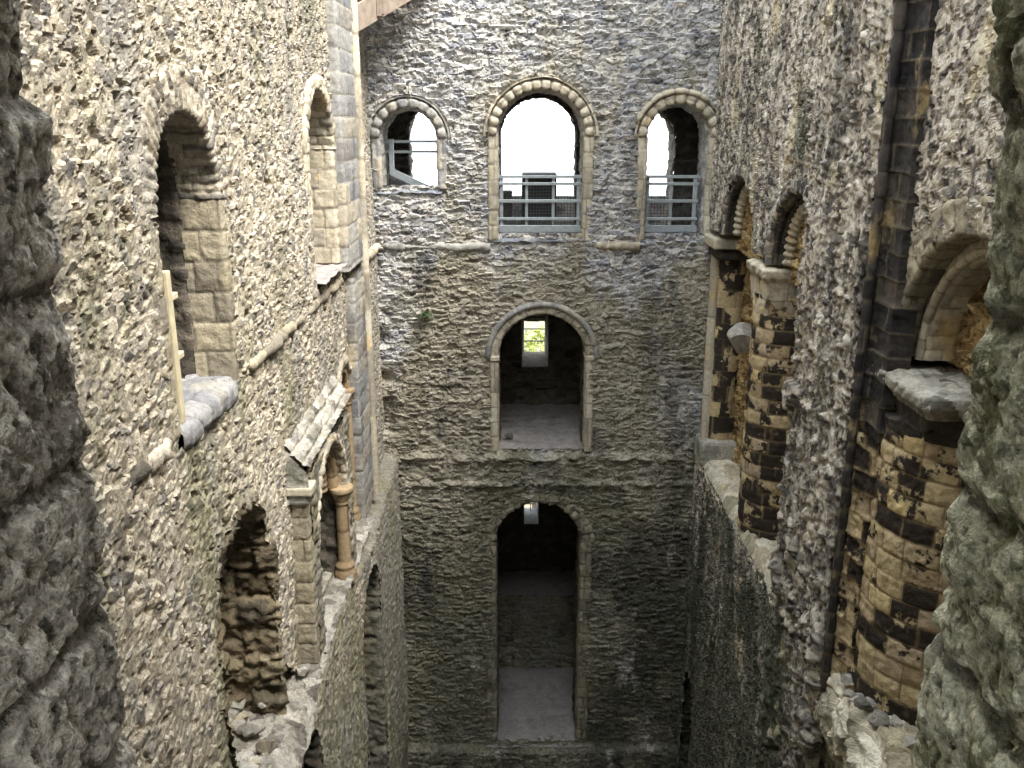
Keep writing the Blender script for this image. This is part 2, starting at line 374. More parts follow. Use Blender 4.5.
M['jamb'] = stone('near jamb stone grey', ['aea394', 'cabfb0', 'b6ab9c'], '61574a', stains_shade=[('5a5042', 5, .52, .60, (1, 1, .6), None, .7), ('d8cfbd', 24, .56, .61, (1, 1, 1), None, .6), ('3f382e', 28, .54, .60, (1, 1, 1), None, .7)], nscale=2.2, var=.65, bump=.7)
M['jambg'] = stone('near jamb stone green', ['aeab90', 'c4c1a8', '9a9a80'], '4a4437', stains_shade=[('55572f', 5, .50, .58, (1, 1, .7), None, .75), ('d8d2b8', 24, .55, .60, (1, 1, 1), None, .7), ('3c3d28', 30, .55, .61, (1, 1, 1), None, .65), ('6b5a45', 2.2, .58, .66, (1, 1, 1), None, .6)], nscale=2.2, var=.65, bump=.7)
M['nichestone'] = stone('brown niche masonry', ['615644', '857a64', '978a70', '544e42', 'a3987e'], '857760', stains_shade=[('3c372b', 1.6, .54, .64, (1, 1, 1), None, .6)], var=.5, bump=.8)
M['metal'] = plain('galvanised metal', 'a2a9ab', .5, .3)
M['mesh'] = plain('dark wire', '4a4e50', .5, .6)
M['wood'] = plain('weathered wood', '8f8072', .8, 0, .25, 8)
M['woodpale'] = plain('pale weathered wood', 'c9bd9c', .8, 0, .2, 8)
M['leaf'] = plain('leaf', '8a9440', .6, 0, .35, 3)
M['fern'] = plain('fern green', '3d5230', .7, 0, .3, 20)
M['bark'] = plain('bark', '5b4a3a', .9, 0, .3, 10)
M['ground'] = plain('earth', '6b6450', .95, 0, .3, 2)
M['lead'] = plain('blue grey flashing', '8e97a3', .7, 0, .2, 3)

Z0, ZT = -15.0, 6.5
XL, XR, YB, YN = -2.5, 3.6, 16.5, 1.5
# ================================================================== BACK WALL
W1 = dict(c=-1.83, w=.50, zb=-1.22, zs=-.36); W2 = dict(c=.51, w=.77, zb=-2.08, zs=-.32); W3 = dict(c=2.95, w=.55, zb=-2.08, zs=-.34)
A1 = dict(c=.57, w=.83, zb=-6.25, zs=-4.36); A2 = dict(c=.53, w=.86, zb=-12.95, zs=-8.2)
def hole(d, g=.07): return arch_hole(d['c'], d['w']+g, d['zb']+.05, d['zs'], d['w']+g, 0)
zsB = rng(Z0, -14, .2, 2.2, .022, ZT, .2)
def bb(u, v):
    h = .05*fbm(u*.5, v*.5, 77, 3)
    h = h+.15*np.exp(-((v+6.38+.03*fbm(u*2, v*0, 5))/.075)**2)*(.6+.5*vn(u*5, v*0, 9))        # rough projecting course
    h = h+.09*np.exp(-((v+6.92+.04*fbm(u*2, v*0, 6))/.06)**2)*(.5+.5*vn(u*5, v*0, 19))
    h = h+.16*sm(-v, 12.95, 13.1)+.03*sm(-v, 6.4, 6.5)
    h = h-.16*sm(-u, 2.15, 2.45)*sm(vn(u*3, v*4, 33), -.2, .3)*((v < -3.3) & (v > -5.9))        # torn corner
    return h
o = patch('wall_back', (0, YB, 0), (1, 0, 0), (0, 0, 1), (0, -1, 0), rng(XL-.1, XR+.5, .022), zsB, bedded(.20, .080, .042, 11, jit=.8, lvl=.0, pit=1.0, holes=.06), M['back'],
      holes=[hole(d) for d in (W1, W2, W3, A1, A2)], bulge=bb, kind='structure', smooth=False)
# string course on the back wall, broken in places
def course(name, mp, a0, a1, z, pr, hh, mat, seed, thick=.10, br=.0, **kw):
    n = int((a1-a0)/.03); path = np.array([(a0+(a1-a0)*k/n, z, 0, 1) for k in range(n+1)], float)
    prof = [(hh, -.05), (hh, pr*.3), (hh*.55, pr), (-hh*.4, pr), (-hh, pr*.25), (-hh, -.05)]
    f = ashlar(.6, thick*4, .016, seed, .012, rough=1.6, wob=.02)
    return sweep(name, mp, path, prof, lambda t, s: f(s, t), mat, ds=.025, rnd=1,
                 extra=lambda s, t: .035*fbm(s*4, t*6, seed, 4)-.14*(1-sm(s, 0, .2))-(br*sm(vn(s*1.3, s*0, seed+1), .1, .35)), kind='structure', **kw)
course('trim_1', MBk(), XL, -.40, -2.27, .07, .07, M['grey'], 3, br=.05)
course('trim_2', MBk(), 1.42, 2.33, -2.25, .10, .075, M['pale'], 4)
# surrounds --------------------------------------------------------
def reveal(name, mp, d, depth, mat, seed, front=-.02, flare=0., cw=.2, **kw):
    return sweep(name, mp, arch_path(d['c'], d['w'], d['zb'], d['zs'], d.get('rise'), .035), [(.06, front), (0, front), (flare, -depth)], rubble(cw, .12, .03, seed), mat, ds=.035, **kw)
def gallery_arch(d, label, mat, seed, jl=True, jr=True, zbj=-2.15):
    t = thing('arch_surround', label, 'arch', (d['c'], YB, d['zb']), 'carved arches around the gallery windows')
    arc = arch_path(d['c'], d['w'], 0, d['zs'], None, .018, 'arc')
    Ls = math.pi*d['w']; nb = max(9, int(Ls/.15))
    f = ashlar(.5, Ls/nb, .012, seed, .012, rough=.8)
    # projecting hood, hollow, then a ring of rounded beads
    sweep('hood_mould', MBk(), arc, [(.27, -.03), (.27, .07), (.235, .115), (.20, .10), (.185, .03)], f, mat, ds=.015, parent=t,
          extra=lambda s, q: .012*fbm(s*6, q*6, seed, 3)-.07*sm(vn(s*1.5, s*0, seed+4), .35, .55))
    bead = lambda s, q: .055*np.sqrt(np.clip(np.abs(np.sin(np.pi*s/(Ls/nb))), 0, 1))*sm(q, .0, .05)*sm(-q, -.22, -.16)-.03
    sweep('beaded_ring', MBk(), arc, [(.19, .03), (.13, .06), (.05, .06), (.02, -.02), (.0, -.14)], f, mat, ds=.015, parent=t, extra=bead)
    fj = ashlar(.16, .27, .012, seed+1, .010, rough=.8, eros=.2)
    for side, on in (('left', jl), ('right', jr)):
        if not on: continue
        pj = arch_path(d['c'], d['w'], zbj if d['zb'] < -2 else d['zb'], d['zs'], None, .03, side)
        sweep('jamb', MBk(), pj, [(.16, -.03), (.16, .035), (.02, .04), (0, .02), (0, -.14)], fj, mat if side == 'left' or d is W1 else M['pale'], ds=.02, parent=t)
    return t
gallery_arch(W1, 'small worn grey stone arch over the leftmost gallery window, a slanted metal rail inside', M['grey'], 31)
gallery_arch(W2, 'widest arch of rounded stones around the middle gallery window', M['pale'], 32)
gallery_arch(W3, 'cream arch of rounded stones around the right gallery window, beside the corner', M['pale'], 33)
for d, n in ((W1, 1), (W2, 2), (W3, 3)):
    reveal('window_%d' % n, MBk(), d, .85, M['back'], 40+n, front=-.12, kind='structure')
    # worn sill
    patch('window_%d_sill' % n, (d['c'], YB, d['zb']-.03), (1, 0, 0), (0, 1, 0), (0, 0, 1), rng(-d['w']-.08, d['w']+.08, .03), rng(-.05, .9, .03), rough(.03, 50+n), M['sill'],
          bulge=lambda u, v: -.06*sm(-v, -.02, .06), kind='structure')
# middle storey arch
t = thing('arch_surround', 'pale round arch around the middle doorway with a slit window behind', 'arch', (A1['c'], YB, A1['zb']))
arc = arch_path(A1['c'], A1['w'], 0, A1['zs'], None, .02, 'arc')
sweep('hood_mould', MBk(), arc, [(.24, -.03), (.24, .05), (.20, .09), (.15, .075), (.14, .03)], ashlar(.5, .22, .010, 61, .010, rough=.8), M['grey'], ds=.015, parent=t)
sweep('voussoirs', MBk(), arc, [(.15, .035), (.03, .035), (0, 0), (-.0, -.35)], ashlar(.6, .17, .010, 62, .008, rough=1), M['pale'], ds=.018, parent=t,
      extra=lambda s, q: .02*fbm(s*5, q*3, 8, 3))
for sd in ('left', 'right'):
    sweep('jamb', MBk(), arch_path(A1['c'], A1['w'], A1['zb'], A1['zs'], None, .02, sd), [(.14, -.02), (.14, .04), (.02, .04), (0, .02), (0, -.35)], ashlar(.2, .30, .010, 63, .010, rough=.8), M['pale'], ds=.018, parent=t)
b = MB(); x = A1['c']
for xa, xb in ((x-.98, x-.81), (x+.81, x+.98)): MB().box(xa, xb, YB-.07, YB+.35, A1['zs']-.06, A1['zs']+.03).build('impost', M['pale'], t, bevel=.015)
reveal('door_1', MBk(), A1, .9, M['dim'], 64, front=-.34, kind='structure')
# lowest arch: rough stone ring
t = thing('arch_surround', 'tall rough stone arch around the lowest opening, stepping down to a pale floor', 'arch', (A2['c'], YB, A2['zb']))
sweep('voussoirs', MBk(), arch_path(A2['c'], A2['w'], 0, A2['zs'], None, .02, 'arc'), [(.26, -.01), (.24, .03), (.03, .03), (0, 0), (0, -.4)], ashlar(.28, .17, .022, 71, .014, rough=1, eros=.15, wob=.02), M['quoin'], ds=.02, parent=t,
      extra=lambda s, q: .04*fbm(s*4, q*2, 9, 3)*(q > .2))
for sd in ('left', 'right'):
    sweep('jamb', MBk(), arch_path(A2['c'], A2['w'], A2['zb'], A2['zs'], None, .025, sd), [(.22, -.02), (.20, .03), (.02, .03), (0, .01), (0, -.4)], ashlar(.2, .26, .02, 72, .014, rough=1, eros=.2, wob=.02), M['quoin'], ds=.02, parent=t)
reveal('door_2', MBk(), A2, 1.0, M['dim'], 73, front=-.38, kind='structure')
# chambers behind the back wall -----------------------------------
def chamber(name, x0, x1, y0, y1, z0, z1, mat, seed, slit, floor=True):
    d = .05; st = rubble(.24, .12, .035, seed)
    patch(name+'_rear', (0, y1, 0), (1, 0, 0), (0, 0, 1), (0, -1, 0), rng(x0, x1, d), rng(z0, z1, d), st, mat, holes=slit, kind='structure')
    patch(name+'_left', (x0, 0, 0), (0, 1, 0), (0, 0, 1), (1, 0, 0), rng(y0, y1, .08), rng(z0, z1, .08), st, mat, kind='structure')
    patch(name+'_right', (x1, 0, 0), (0, 1, 0), (0, 0, 1), (-1, 0, 0), rng(y0, y1, .08), rng(z0, z1, .08), st, mat, kind='structure')
    patch(name.replace('wall', 'ceiling'), (0, 0, z1), (1, 0, 0), (0, 1, 0), (0, 0, -1), rng(x0, x1, .1), rng(y0, y1, .1), st, mat, kind='structure')
def boxhole(a0, a1, b0, b1): return lambda a, z: (a > a0) & (a < a1) & (z > b0) & (z < b1)
def slit_liner(name, x0, x1, z0, z1, y0, y1, mat, drop=.25):
    b = MB(); v = []; f = []
    ex = .06
    A = [(x0-ex, y0, z0-drop), (x1+ex, y0, z0-drop), (x1+ex, y0, z1+.02), (x0-ex, y0, z1+.02)]; B = [(x0, y1, z0), (x1, y1, z0), (x1, y1, z1), (x0, y1, z1)]
    return raw(name, A+B, [(k, (k+1) % 4, 4+(k+1) % 4, 4+k) for k in range(4)], mat, kind='structure')
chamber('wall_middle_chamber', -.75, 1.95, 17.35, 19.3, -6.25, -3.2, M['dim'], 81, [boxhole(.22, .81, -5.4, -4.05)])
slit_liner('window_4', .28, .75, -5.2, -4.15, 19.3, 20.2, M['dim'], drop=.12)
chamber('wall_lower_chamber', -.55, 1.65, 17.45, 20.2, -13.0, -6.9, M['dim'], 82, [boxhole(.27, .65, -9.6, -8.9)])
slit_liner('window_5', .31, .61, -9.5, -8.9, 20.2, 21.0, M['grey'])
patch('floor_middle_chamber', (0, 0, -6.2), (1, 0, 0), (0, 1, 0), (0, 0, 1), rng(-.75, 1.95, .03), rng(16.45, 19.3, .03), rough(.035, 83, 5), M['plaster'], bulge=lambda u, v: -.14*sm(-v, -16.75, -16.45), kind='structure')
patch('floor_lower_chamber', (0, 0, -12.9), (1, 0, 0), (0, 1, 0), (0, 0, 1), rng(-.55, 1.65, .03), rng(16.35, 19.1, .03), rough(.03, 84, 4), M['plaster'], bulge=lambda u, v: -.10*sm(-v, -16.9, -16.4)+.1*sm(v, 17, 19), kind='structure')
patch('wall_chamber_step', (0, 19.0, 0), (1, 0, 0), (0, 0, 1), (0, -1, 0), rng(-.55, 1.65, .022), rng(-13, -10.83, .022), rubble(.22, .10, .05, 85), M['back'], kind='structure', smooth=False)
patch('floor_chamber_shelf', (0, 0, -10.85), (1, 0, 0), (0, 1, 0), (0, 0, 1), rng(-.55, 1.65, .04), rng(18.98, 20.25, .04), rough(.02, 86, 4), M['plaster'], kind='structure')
# gallery behind the top windows ----------------------------------
O1 = dict(c=-1.46, w=.66, zb=-3, zs=-.35); O2 = dict(c=.53, w=.79, zb=-3, zs=-.38); O3 = dict(c=2.70, w=.60, zb=-3, zs=-.42)
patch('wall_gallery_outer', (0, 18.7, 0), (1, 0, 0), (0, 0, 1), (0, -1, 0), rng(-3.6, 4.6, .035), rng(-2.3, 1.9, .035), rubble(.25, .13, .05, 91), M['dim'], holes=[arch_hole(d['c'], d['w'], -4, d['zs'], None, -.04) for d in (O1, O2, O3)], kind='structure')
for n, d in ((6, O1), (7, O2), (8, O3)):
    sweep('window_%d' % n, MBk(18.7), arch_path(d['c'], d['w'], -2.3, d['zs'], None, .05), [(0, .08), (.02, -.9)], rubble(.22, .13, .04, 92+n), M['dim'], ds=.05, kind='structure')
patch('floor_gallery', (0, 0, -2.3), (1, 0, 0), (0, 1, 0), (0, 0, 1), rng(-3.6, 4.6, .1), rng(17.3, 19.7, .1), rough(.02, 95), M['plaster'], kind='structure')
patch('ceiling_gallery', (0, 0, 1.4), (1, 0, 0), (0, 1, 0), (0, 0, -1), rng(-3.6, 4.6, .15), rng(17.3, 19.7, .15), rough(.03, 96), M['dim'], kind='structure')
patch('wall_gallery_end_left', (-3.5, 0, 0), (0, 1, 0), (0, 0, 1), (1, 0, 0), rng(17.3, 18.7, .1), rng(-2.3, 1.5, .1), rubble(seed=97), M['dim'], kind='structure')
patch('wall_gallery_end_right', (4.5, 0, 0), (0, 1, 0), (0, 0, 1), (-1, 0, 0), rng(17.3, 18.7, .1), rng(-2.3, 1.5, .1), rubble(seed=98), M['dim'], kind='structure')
patch('wall_outer_parapet', (0, 20.3, 0), (1, 0, 0), (0, 0, 1), (0, -1, 0), rng(-1.2, 4.6, .05), rng(-4.5, -1.66, .04), rubble(.3, .14, .05, 99), M['back'],
      bulge=lambda u, v: 0*u, kind='structure')
bl = MB().box(.22, .98, 20.1, 20.7, -2.2, -1.17).build('stone_block', M['dark'], None, bevel=.03, origin=(.6, 20.4, -2.2)); tag(bl, 'dark squared block on the parapet seen through the middle gallery window', 'block')
bl = MB().box(-.28, .0, 20.1, 20.5, -2.2, -1.55).build('stone_block', M['dim'], None, bevel=.03, origin=(-.1, 20.3, -2.2)); tag(bl, 'small grey block on the parapet left of the dark block', 'block')
# railings ---------------------------------------------------------
def railing(x0, x1, z0, z1, y, nb, label):
    t = thing('safety_railing', label, 'railing', ((x0+x1)/2, y, z0), 'metal railings in the gallery windows')
    MB().box(x0, x0+.06, y-.03, y+.03, z0, z1).build('post', M['metal'], t, bevel=.006)
    MB().box(x1-.06, x1, y-.03, y+.03, z0, z1).build('post', M['metal'], t, bevel=.006)
    for k in range(1, nb):
        xx = x0+(x1-x0)*k/nb; MB().box(xx-.025, xx+.025, y-.025, y+.025, z0+.04, z1-.02).build('upright', M['metal'], t, bevel=.005)
    H_ = z1-z0
    for q, hh, nm in ((.0, .12, 'bottom_rail'), (.21, .05, 'rail'), (.53, .055, 'rail'), (.84, .05, 'rail'), (.965, .055, 'top_rail')):
        MB().box(x0-.03, x1+.03, y-.055, y-.005, z0+q*H_, z0+q*H_+hh).build(nm, M['metal'], t, bevel=.006)
    m = MB(); n = int((x1-x0)/.055)
    for k in range(n+1): xx = x0+(x1-x0)*k/n; m.box(xx-.004, xx+.004, y+.03, y+.038, z0+.1, z0+.84*H_)
    n = int(H_*.74/.055)
    for k in range(n+1): zz = z0+.1+(H_*.74)*k/n; m.box(x0, x1, y+.038, y+.046, zz-.004, zz+.004)
    m.build('wire_mesh_panel', M['mesh'], t)
railing(-.22, 1.24, -2.02, -1.02, 16.72, 3, 'grey metal railing with wire mesh across the widest gallery window')
railing(2.44, 3.36, -2.02, -1.02, 16.72, 2, 'grey metal railing with wire mesh in the right gallery window')
t = thing('slanted_railing', 'metal stair rail slanting behind the small left gallery window', 'railing', (-1.8, 16.9, -1.2))
y = 16.95
MB().bar((-2.33, y, -.42), (-1.33, y, -.42), .05).build('top_rail', M['metal'], t)
MB().bar((-2.33, y, -.60), (-1.33, y, -.60), .045).build('rail', M['metal'], t)
MB().bar((-2.2, y, -.38), (-2.2, y, -1.0), .08).build('post', M['metal'], t)
MB().bar((-2.22, y, -.95), (-1.25, y, -1.40), .07, .12).build('slanted_rail', M['metal'], t)
m = MB(); m.v = [(-2.27, 17.1, -1.02), (-1.2, 17.1, -1.50), (-1.2, 17.1, -1.9), (-2.27, 17.1, -1.9), (-2.27, 17.2, -1.02), (-1.2, 17.2, -1.50), (-1.2, 17.2, -1.9), (-2.27, 17.2, -1.9)]
m.f = [(3, 2, 1, 0), (4, 5, 6, 7), (0, 1, 5, 4), (1, 2, 6, 5), (2, 3, 7, 6), (3, 0, 4, 7)]
m.build('stair_panel', M['grey'], t)
for d, zz, lb in ((W1, (-.02, -.72, -.88), 'thin bird wires stretched across the small left gallery window'), (W2, (.22, -.22, -.52, -.73), 'thin bird wires stretched across the widest gallery window'), (W3, (-.28, -.78), 'thin bird wires stretched across the right gallery window')):
    t = thing('bird_wires', lb, 'wires', (d['c'], 17.25, zz[-1]), 'bird wires in the gallery windows')
    for z in zz: MB().tube((d['c']-d['w']*.97, 17.25, z), (d['c']+d['w']*.97, 17.25, z), .007, 6).build('wire', M['mesh'], t)
t = thing('window_bars', 'thin dark bars across the slit window behind the middle arch', 'window bars', (.5, 20, -5.2))
for z in (-4.35, -4.62, -4.9): MB().box(.28, .75, 20.0, 20.03, z-.012, z+.012).build('bar', M['mesh'], t)
t = thing('window_bars', 'thin dark bars across the tiny window at the top of the lowest arch', 'window bars', (.5, 20.8, -9.5))
for z in (-9.1, -9.3): MB().box(.31, .61, 20.8, 20.83, z-.012, z+.012).build('bar', M['mesh'], t)
MB().box(.455, .475, 20.8, 20.82, -9.5, -8.9).build('bar', M['mesh'], t)
# tree outside the slit window
t = thing('tree', 'yellow green tree seen through the slit window behind the middle arch', 'tree', (.8, 26, -15))
m = MB(); m.tube((.8, 26, -15), (.9, 26, -7.2), .22, 10); m.tube((.9, 26, -8), (1.9, 26.3, -6.2), .09); m.tube((.9, 26, -8), (-.2, 25.8, -6.2), .09); m.build('trunk', M['bark'], t)
rs = np.random.RandomState(5); v = []; f = []
for k in range(2600):
    p = rs.normal(size=3); p /= np.linalg.norm(p); p = p*rs.uniform(.5, 1)**.5*np.array([1.9, 1.4, 1.3])+np.array([1.2, 26, -7.2])
    a = rs.normal(size=3); a /= np.linalg.norm(a); c = np.cross(a, rs.normal(size=3)); c /= np.linalg.norm(c); s = rs.uniform(.05, .11); i = len(v)
    v += [tuple(p-a*s), tuple(p+c*s*.5), tuple(p+a*s), tuple(p-c*s*.5)]; f.append((i, i+1, i+2, i+3))
raw('foliage', v, f, M['leaf'], t)
# ================================================================== LEFT WALL
LA = dict(c=7.09, w=.71, zb=-2.3, zs=-.66); LB = dict(c=12.08, w=.76, zb=-2.0, zs=-.42); LC = dict(c=12.85, w=.52, zb=-6.2, zs=-4.05)
LD = dict(c=10.60, w=.88, zb=-6.2, zs=-4.85, rise=.90); LF = dict(c=12.75, w=.85, zb=-13, zs=-7.75); LG = dict(c=8.35, w=.5, zb=-9, zs=-7.1)
def lh(d, g=.05): return arch_hole(d['c'], d['w'], d['zb']-g, d['zs'], d.get('rise'), g)
ysL = rng(YN, 4.3, .1, 6, .016, 8.5, .022, 11, .032, 13.5, .04, 16.6, .06)
zsL = rng(Z0, -12.5, .15, -7, .03, -3, .018, 2.4, .016, ZT, .2)
def lb(u, v):
    n = fbm(u*1.1, v*1.1, 123, 4)
    h = .06*fbm(u*.45, v*.45, 78, 3)
    # the lower storey stands forward under a broken ledge
    edge = -6.25+.16*n-.35*sm(-u, -9.2, -7.2)
    h = h+.26*sm(edge-v, .0, .22)
    return h
def niche(u, v):
    n = fbm(u*2.2, v*2.2, 124, 4); x = (u-7.58)/(.86+.14*n)
    top = v+4.40
    arch = np.where(top > 0, x*x+(top/(.92+.1*n))**2 < 1, (abs(x) < 1) & (v > -6.32))
    low = (u > 7.2) & (u < 9.22) & (v < -5.80+.35*n-.25*(u-8)) & (v > -6.32)
    return arch | low
patch('wall_left', (XL, 0, 0), (0, 1, 0), (0, 0, 1), (1, 0, 0), ysL, zsL, bedded(.125, .085, .023, 21, holes=.07, pit=1.8, lvl=.3), M['left'],
      holes=[lh(LA), lh(LB), lh(LC), lh(LF), lh(LG), niche, boxhole(9.75, 11.5, -6.1, -4.2)], bulge=lb, kind='structure', smooth=False)
def left_arch(d, label, seed, mat, X0=XL, ro=.2, jo=.16, pr=.03, depth=.3, ds=.02, vt=.13, mj=None, jambs=('left', 'right')):
    t = thing('arch_surround', label, 'arch', (X0, d['c'], d['zb']))
    mp = MLf(X0)
    sweep('voussoirs', mp, arch_path(d['c'], d['w'], 0, d['zs'], d.get('rise'), ds, 'arc'), [(ro, -.05), (ro, pr), (.02, pr), (0, 0), (0, -depth)], ashlar(ro*1.5, vt, .016, seed, .010, rough=1.2, wob=.02), mat, ds=ds, parent=t,
          extra=lambda s, q: .02*fbm(s*6, q*6, seed, 3))
    for sd in jambs:
        sweep('jamb', mp, arch_path(d['c'], d['w'], d['zb'], d['zs'], None, ds, sd), [(jo, -.04), (jo, pr*.6), (.02, pr*.8), (0, 0), (0, -depth)], ashlar(.3, .27, .012, seed+1, .012, rough=1, wob=.01), mj or mat, ds=ds, parent=t)
    return t
left_arch(LA, 'large arch of thin radiating stones around the nearest dark opening of the left wall', 101, M['left'], ro=.30, jo=.12, pr=.012, depth=.34, ds=.014, vt=.075, mj=M['quoin'])
reveal('door_3', MLf(), LA, 1.5, M['dim'], 103, front=-.33, flare=.22, kind='structure')
left_arch(LB, 'tall narrow cream arch around the far gallery opening of the left wall', 111, M['pale'], ro=.17, depth=.5)
reveal('door_4', MLf(), LB, 1.5, M['buff'], 113, front=-.48, kind='structure')
reveal('door_5', MLf(-2.2), LF, .9, M['left'], 114, front=-.06, kind='structure')
reveal('door_6', MLf(-2.2), LG, .8, M['dim'], 115, front=-.06, kind='structure')
patch('wall_left_passage', (XL-1.5, 0, 0), (0, 1, 0), (0, 0, 1), (1, 0, 0), rng(5.8, 14.2, .04), rng(-14, 1.4, .04), rubble(.28, .14, .06, 116), M['dim'], kind='structure')
patch('floor_left_passage', (XL, 0, -2.3), (-1, 0, 0), (0, 1, 0), (0, 0, 1), rng(.12, 1.5, .02), rng(LA['c']-.78, LA['c']+.78, .02), rough(.03, 117), M['plaster'],
      bulge=lambda u, v: -.14*sm(-u, -.03, .10), kind='structure')
patch('floor_left_far_passage', (XL, 0, -2.02), (-1, 0, 0), (0, 1, 0), (0, 0, 1), rng(-.14, 1.5, .03), rng(LB['c']-.8, LB['c']+.8, .03), rough(.03, 118), M['plaster'], kind='structure')
patch('floor_left_lower', (XL, 0, -6.22), (-1, 0, 0), (0, 1, 0), (0, 0, 1), rng(-.28, 1.5, .03), rng(9.5, 13.3, .03), rubble(.2, .2, .07, 119), M['ledge'], kind='structure')
sweep('wall_left_niche_side', MLf(), arch_path(7.58, .89, -6.4, -4.42, .93, .03), [(.06, -.0), (.0, -.05), (.02, -.7)], lambda t, s_: (lambda a, b: (a[0]*1.0+b[0], a[1], a[2], a[3]))(ashlar(.5, .33, .05, 170, .02, rough=.8, eros=.4, wob=.08)(t, s_), rubble(.2, .12, .05, 171)(t, s_)), M['nichestone'], ds=.03, kind='structure')
patch('wall_left_niche_rear', (XL-.62, 0, 0), (0, 1, 0), (0, 0, 1), (1, 0, 0), rng(6.5, 9.35, .025), rng(-6.4, -3.3, .025), rubble(.26, .16, .08, 172), M['nichestone'], kind='structure')
patch('floor_left_ledge', (XL, 0, -6.24), (-1, 0, 0), (0, 1, 0), (0, 0, 1), rng(-.30, 1.0, .018), rng(6.5, 9.5, .018), bedded(.16, .16, .05, 173, holes=.05), M['ledge'],
      bulge=lambda u, v: .12*fbm(u*1.5, v*1.5, 174, 3)-.25*sm(-u, .05, .30)*sm(-v+.3*fbm(v*2, u*2, 175), -9.2, -7.8)+.10*sm(u, .2, .8), kind='structure', smooth=False)
# the big pale sloping sill stones
s = thing('stone_sill', 'pale bluish stone slab sloping out of the nearest left opening', 'sill', (XL, LA['c'], -2.4))
pth = np.array([(LA['c']-.71+1.42*k/90, -2.26, 0, 1) for k in range(91)], float)
sb = rubble(.34, .34, .022, 120, jit=.5, mort=.05, holes=0, fine=.7)
sweep('slab', MLf(), pth, [(.02, -.42), (.01, -.06), (-.03, .02), (-.12, .025), (-.18, .0), (-.20, -.06)], lambda t_, s_: sb(s_, t_), M['sillpale'], ds=.014, rnd=3, parent=s)
# little post with stub rails at the near jamb
t = thing('wooden_post', 'pale upright post with two stub rails at the nearest left opening', 'post', (-2.56, 6.56, -2.25))
MB().box(-2.60, -2.52, 6.52, 6.60, -2.25, -1.08).build('post', M['woodpale'], t, bevel=.008)
for z in (-1.32, -1.78): MB().box(-2.60, -2.54, 6.58, 6.76, z, z+.05).build('rail_stub', M['woodpale'], t, bevel=.008)
# pilaster in the far left corner
t = thing('stone_pilaster', 'flat grey stone pilaster rising beside the far left corner', 'pilaster', (XL, 13.8, -6.2))
f = ashlar(.9, .30, .012, 131, .012, rough=1, eros=.15)
planwall('shaft', [(XL-.03, 14.25), (XL+.13, 14.25), (XL+.13, 12.98), (XL-.03, 12.98)][::-1], rng(-2.15, 2.4, .02, ZT, .2), f, M['grey'], .03, 1, 1, parent=t)
planwall('shaft', [(XL-.03, 14.25), (XL+.13, 14.25), (XL+.13, 13.32), (XL-.03, 13.32)][::-1], rng(-6.2, -2.3, .02), f, M['grey'], .03, 1, 1, parent=t)
lathe('corner_roll', XL+.14, 14.32, [(.075, -6.2), (.075, 2.4), (.075, ZT)], -2.6, 2.0, 14, ashlar(.9, .6, .006, 132, .012), M['pale'], ds=.06, parent=t)
course('trim_3', MLf(), 5.0, 6.25, -2.28, .03, .06, M['left'], 134, thick=.05, br=.05)
course('trim_4', MLf(), 8.05, 12.9, -2.27, .055, .055, M['quoin'], 135, thick=.05, br=.0)
course('trim_5', MLf(), 14.3, YB, -2.27, .09, .07, M['pale'], 136)
# two small lower arches on the left
PX = -2.30
t = thing('stone_buttress', 'stone buttress with a sloping slab cap against the lower left wall', 'buttress', (PX, 9.3, -6.2))
f = ashlar(.6, .27, .014, 141, .012, rough=1, eros=.2, wob=.008)
planwall('end_face', [(XL-.1, 9.28), (PX+.0, 9.28), (PX, 9.42)], rng(-6.75, -3.95, .016), f, M['quoin'], .016, 1, 1, parent=t)
patch('front_face', (PX, 0, 0), (0, 1, 0), (0, 0, 1), (1, 0, 0), rng(9.40, 11.95, .03), rng(-6.25, -3.9, .022), rubble(.2, .12, .03, 142), M['left'], holes=[lh(LD, .03)], parent=t)
patch('far_face', (0, 11.95, 0), (1, 0, 0), (0, 0, 1), (0, 1, 0), rng(XL-.1, PX, .03), rng(-6.25, -3.9, .05), f, M['left'], parent=t)
# sloping slabs, laid in three rows
u, v = rng(9.2, 12.0, .018), rng(0, .40, .014)
g = ashlar(.20, .165, .05, 143, .024, rough=.8, wob=.02, eros=.15, pill=0)
sl = np.array([.62, 0, -.78]); nrm = np.array([.78, 0, .62])
patch('sloping_slabs', (XL-.02, 0, -3.42), (0, 1, 0), tuple(sl), tuple(nrm), u, v, lambda s_, t_: g(s_, t_), M['ledge'], parent=t)
patch('cap_end', (0, 9.2, 0), (1, 0, 0), (0, 0, 1), (0, -1, 0), rng(XL-.02, PX+.06, .02), rng(-3.95, -3.42, .02), f, M['ledge'], holes=[lambda a, z: z > -3.42-(a-XL+.02)*1.27], parent=t)
MB().box(XL-.05, PX+.09, 9.17, 9.45, -4.02, -3.92).build('impost', M['pale'], t, bevel=.02)
MB().box(XL-.05, PX+.04, 9.21, 9.42, -4.14, -4.02).build('capital', M['grey'], t, bevel=.03)
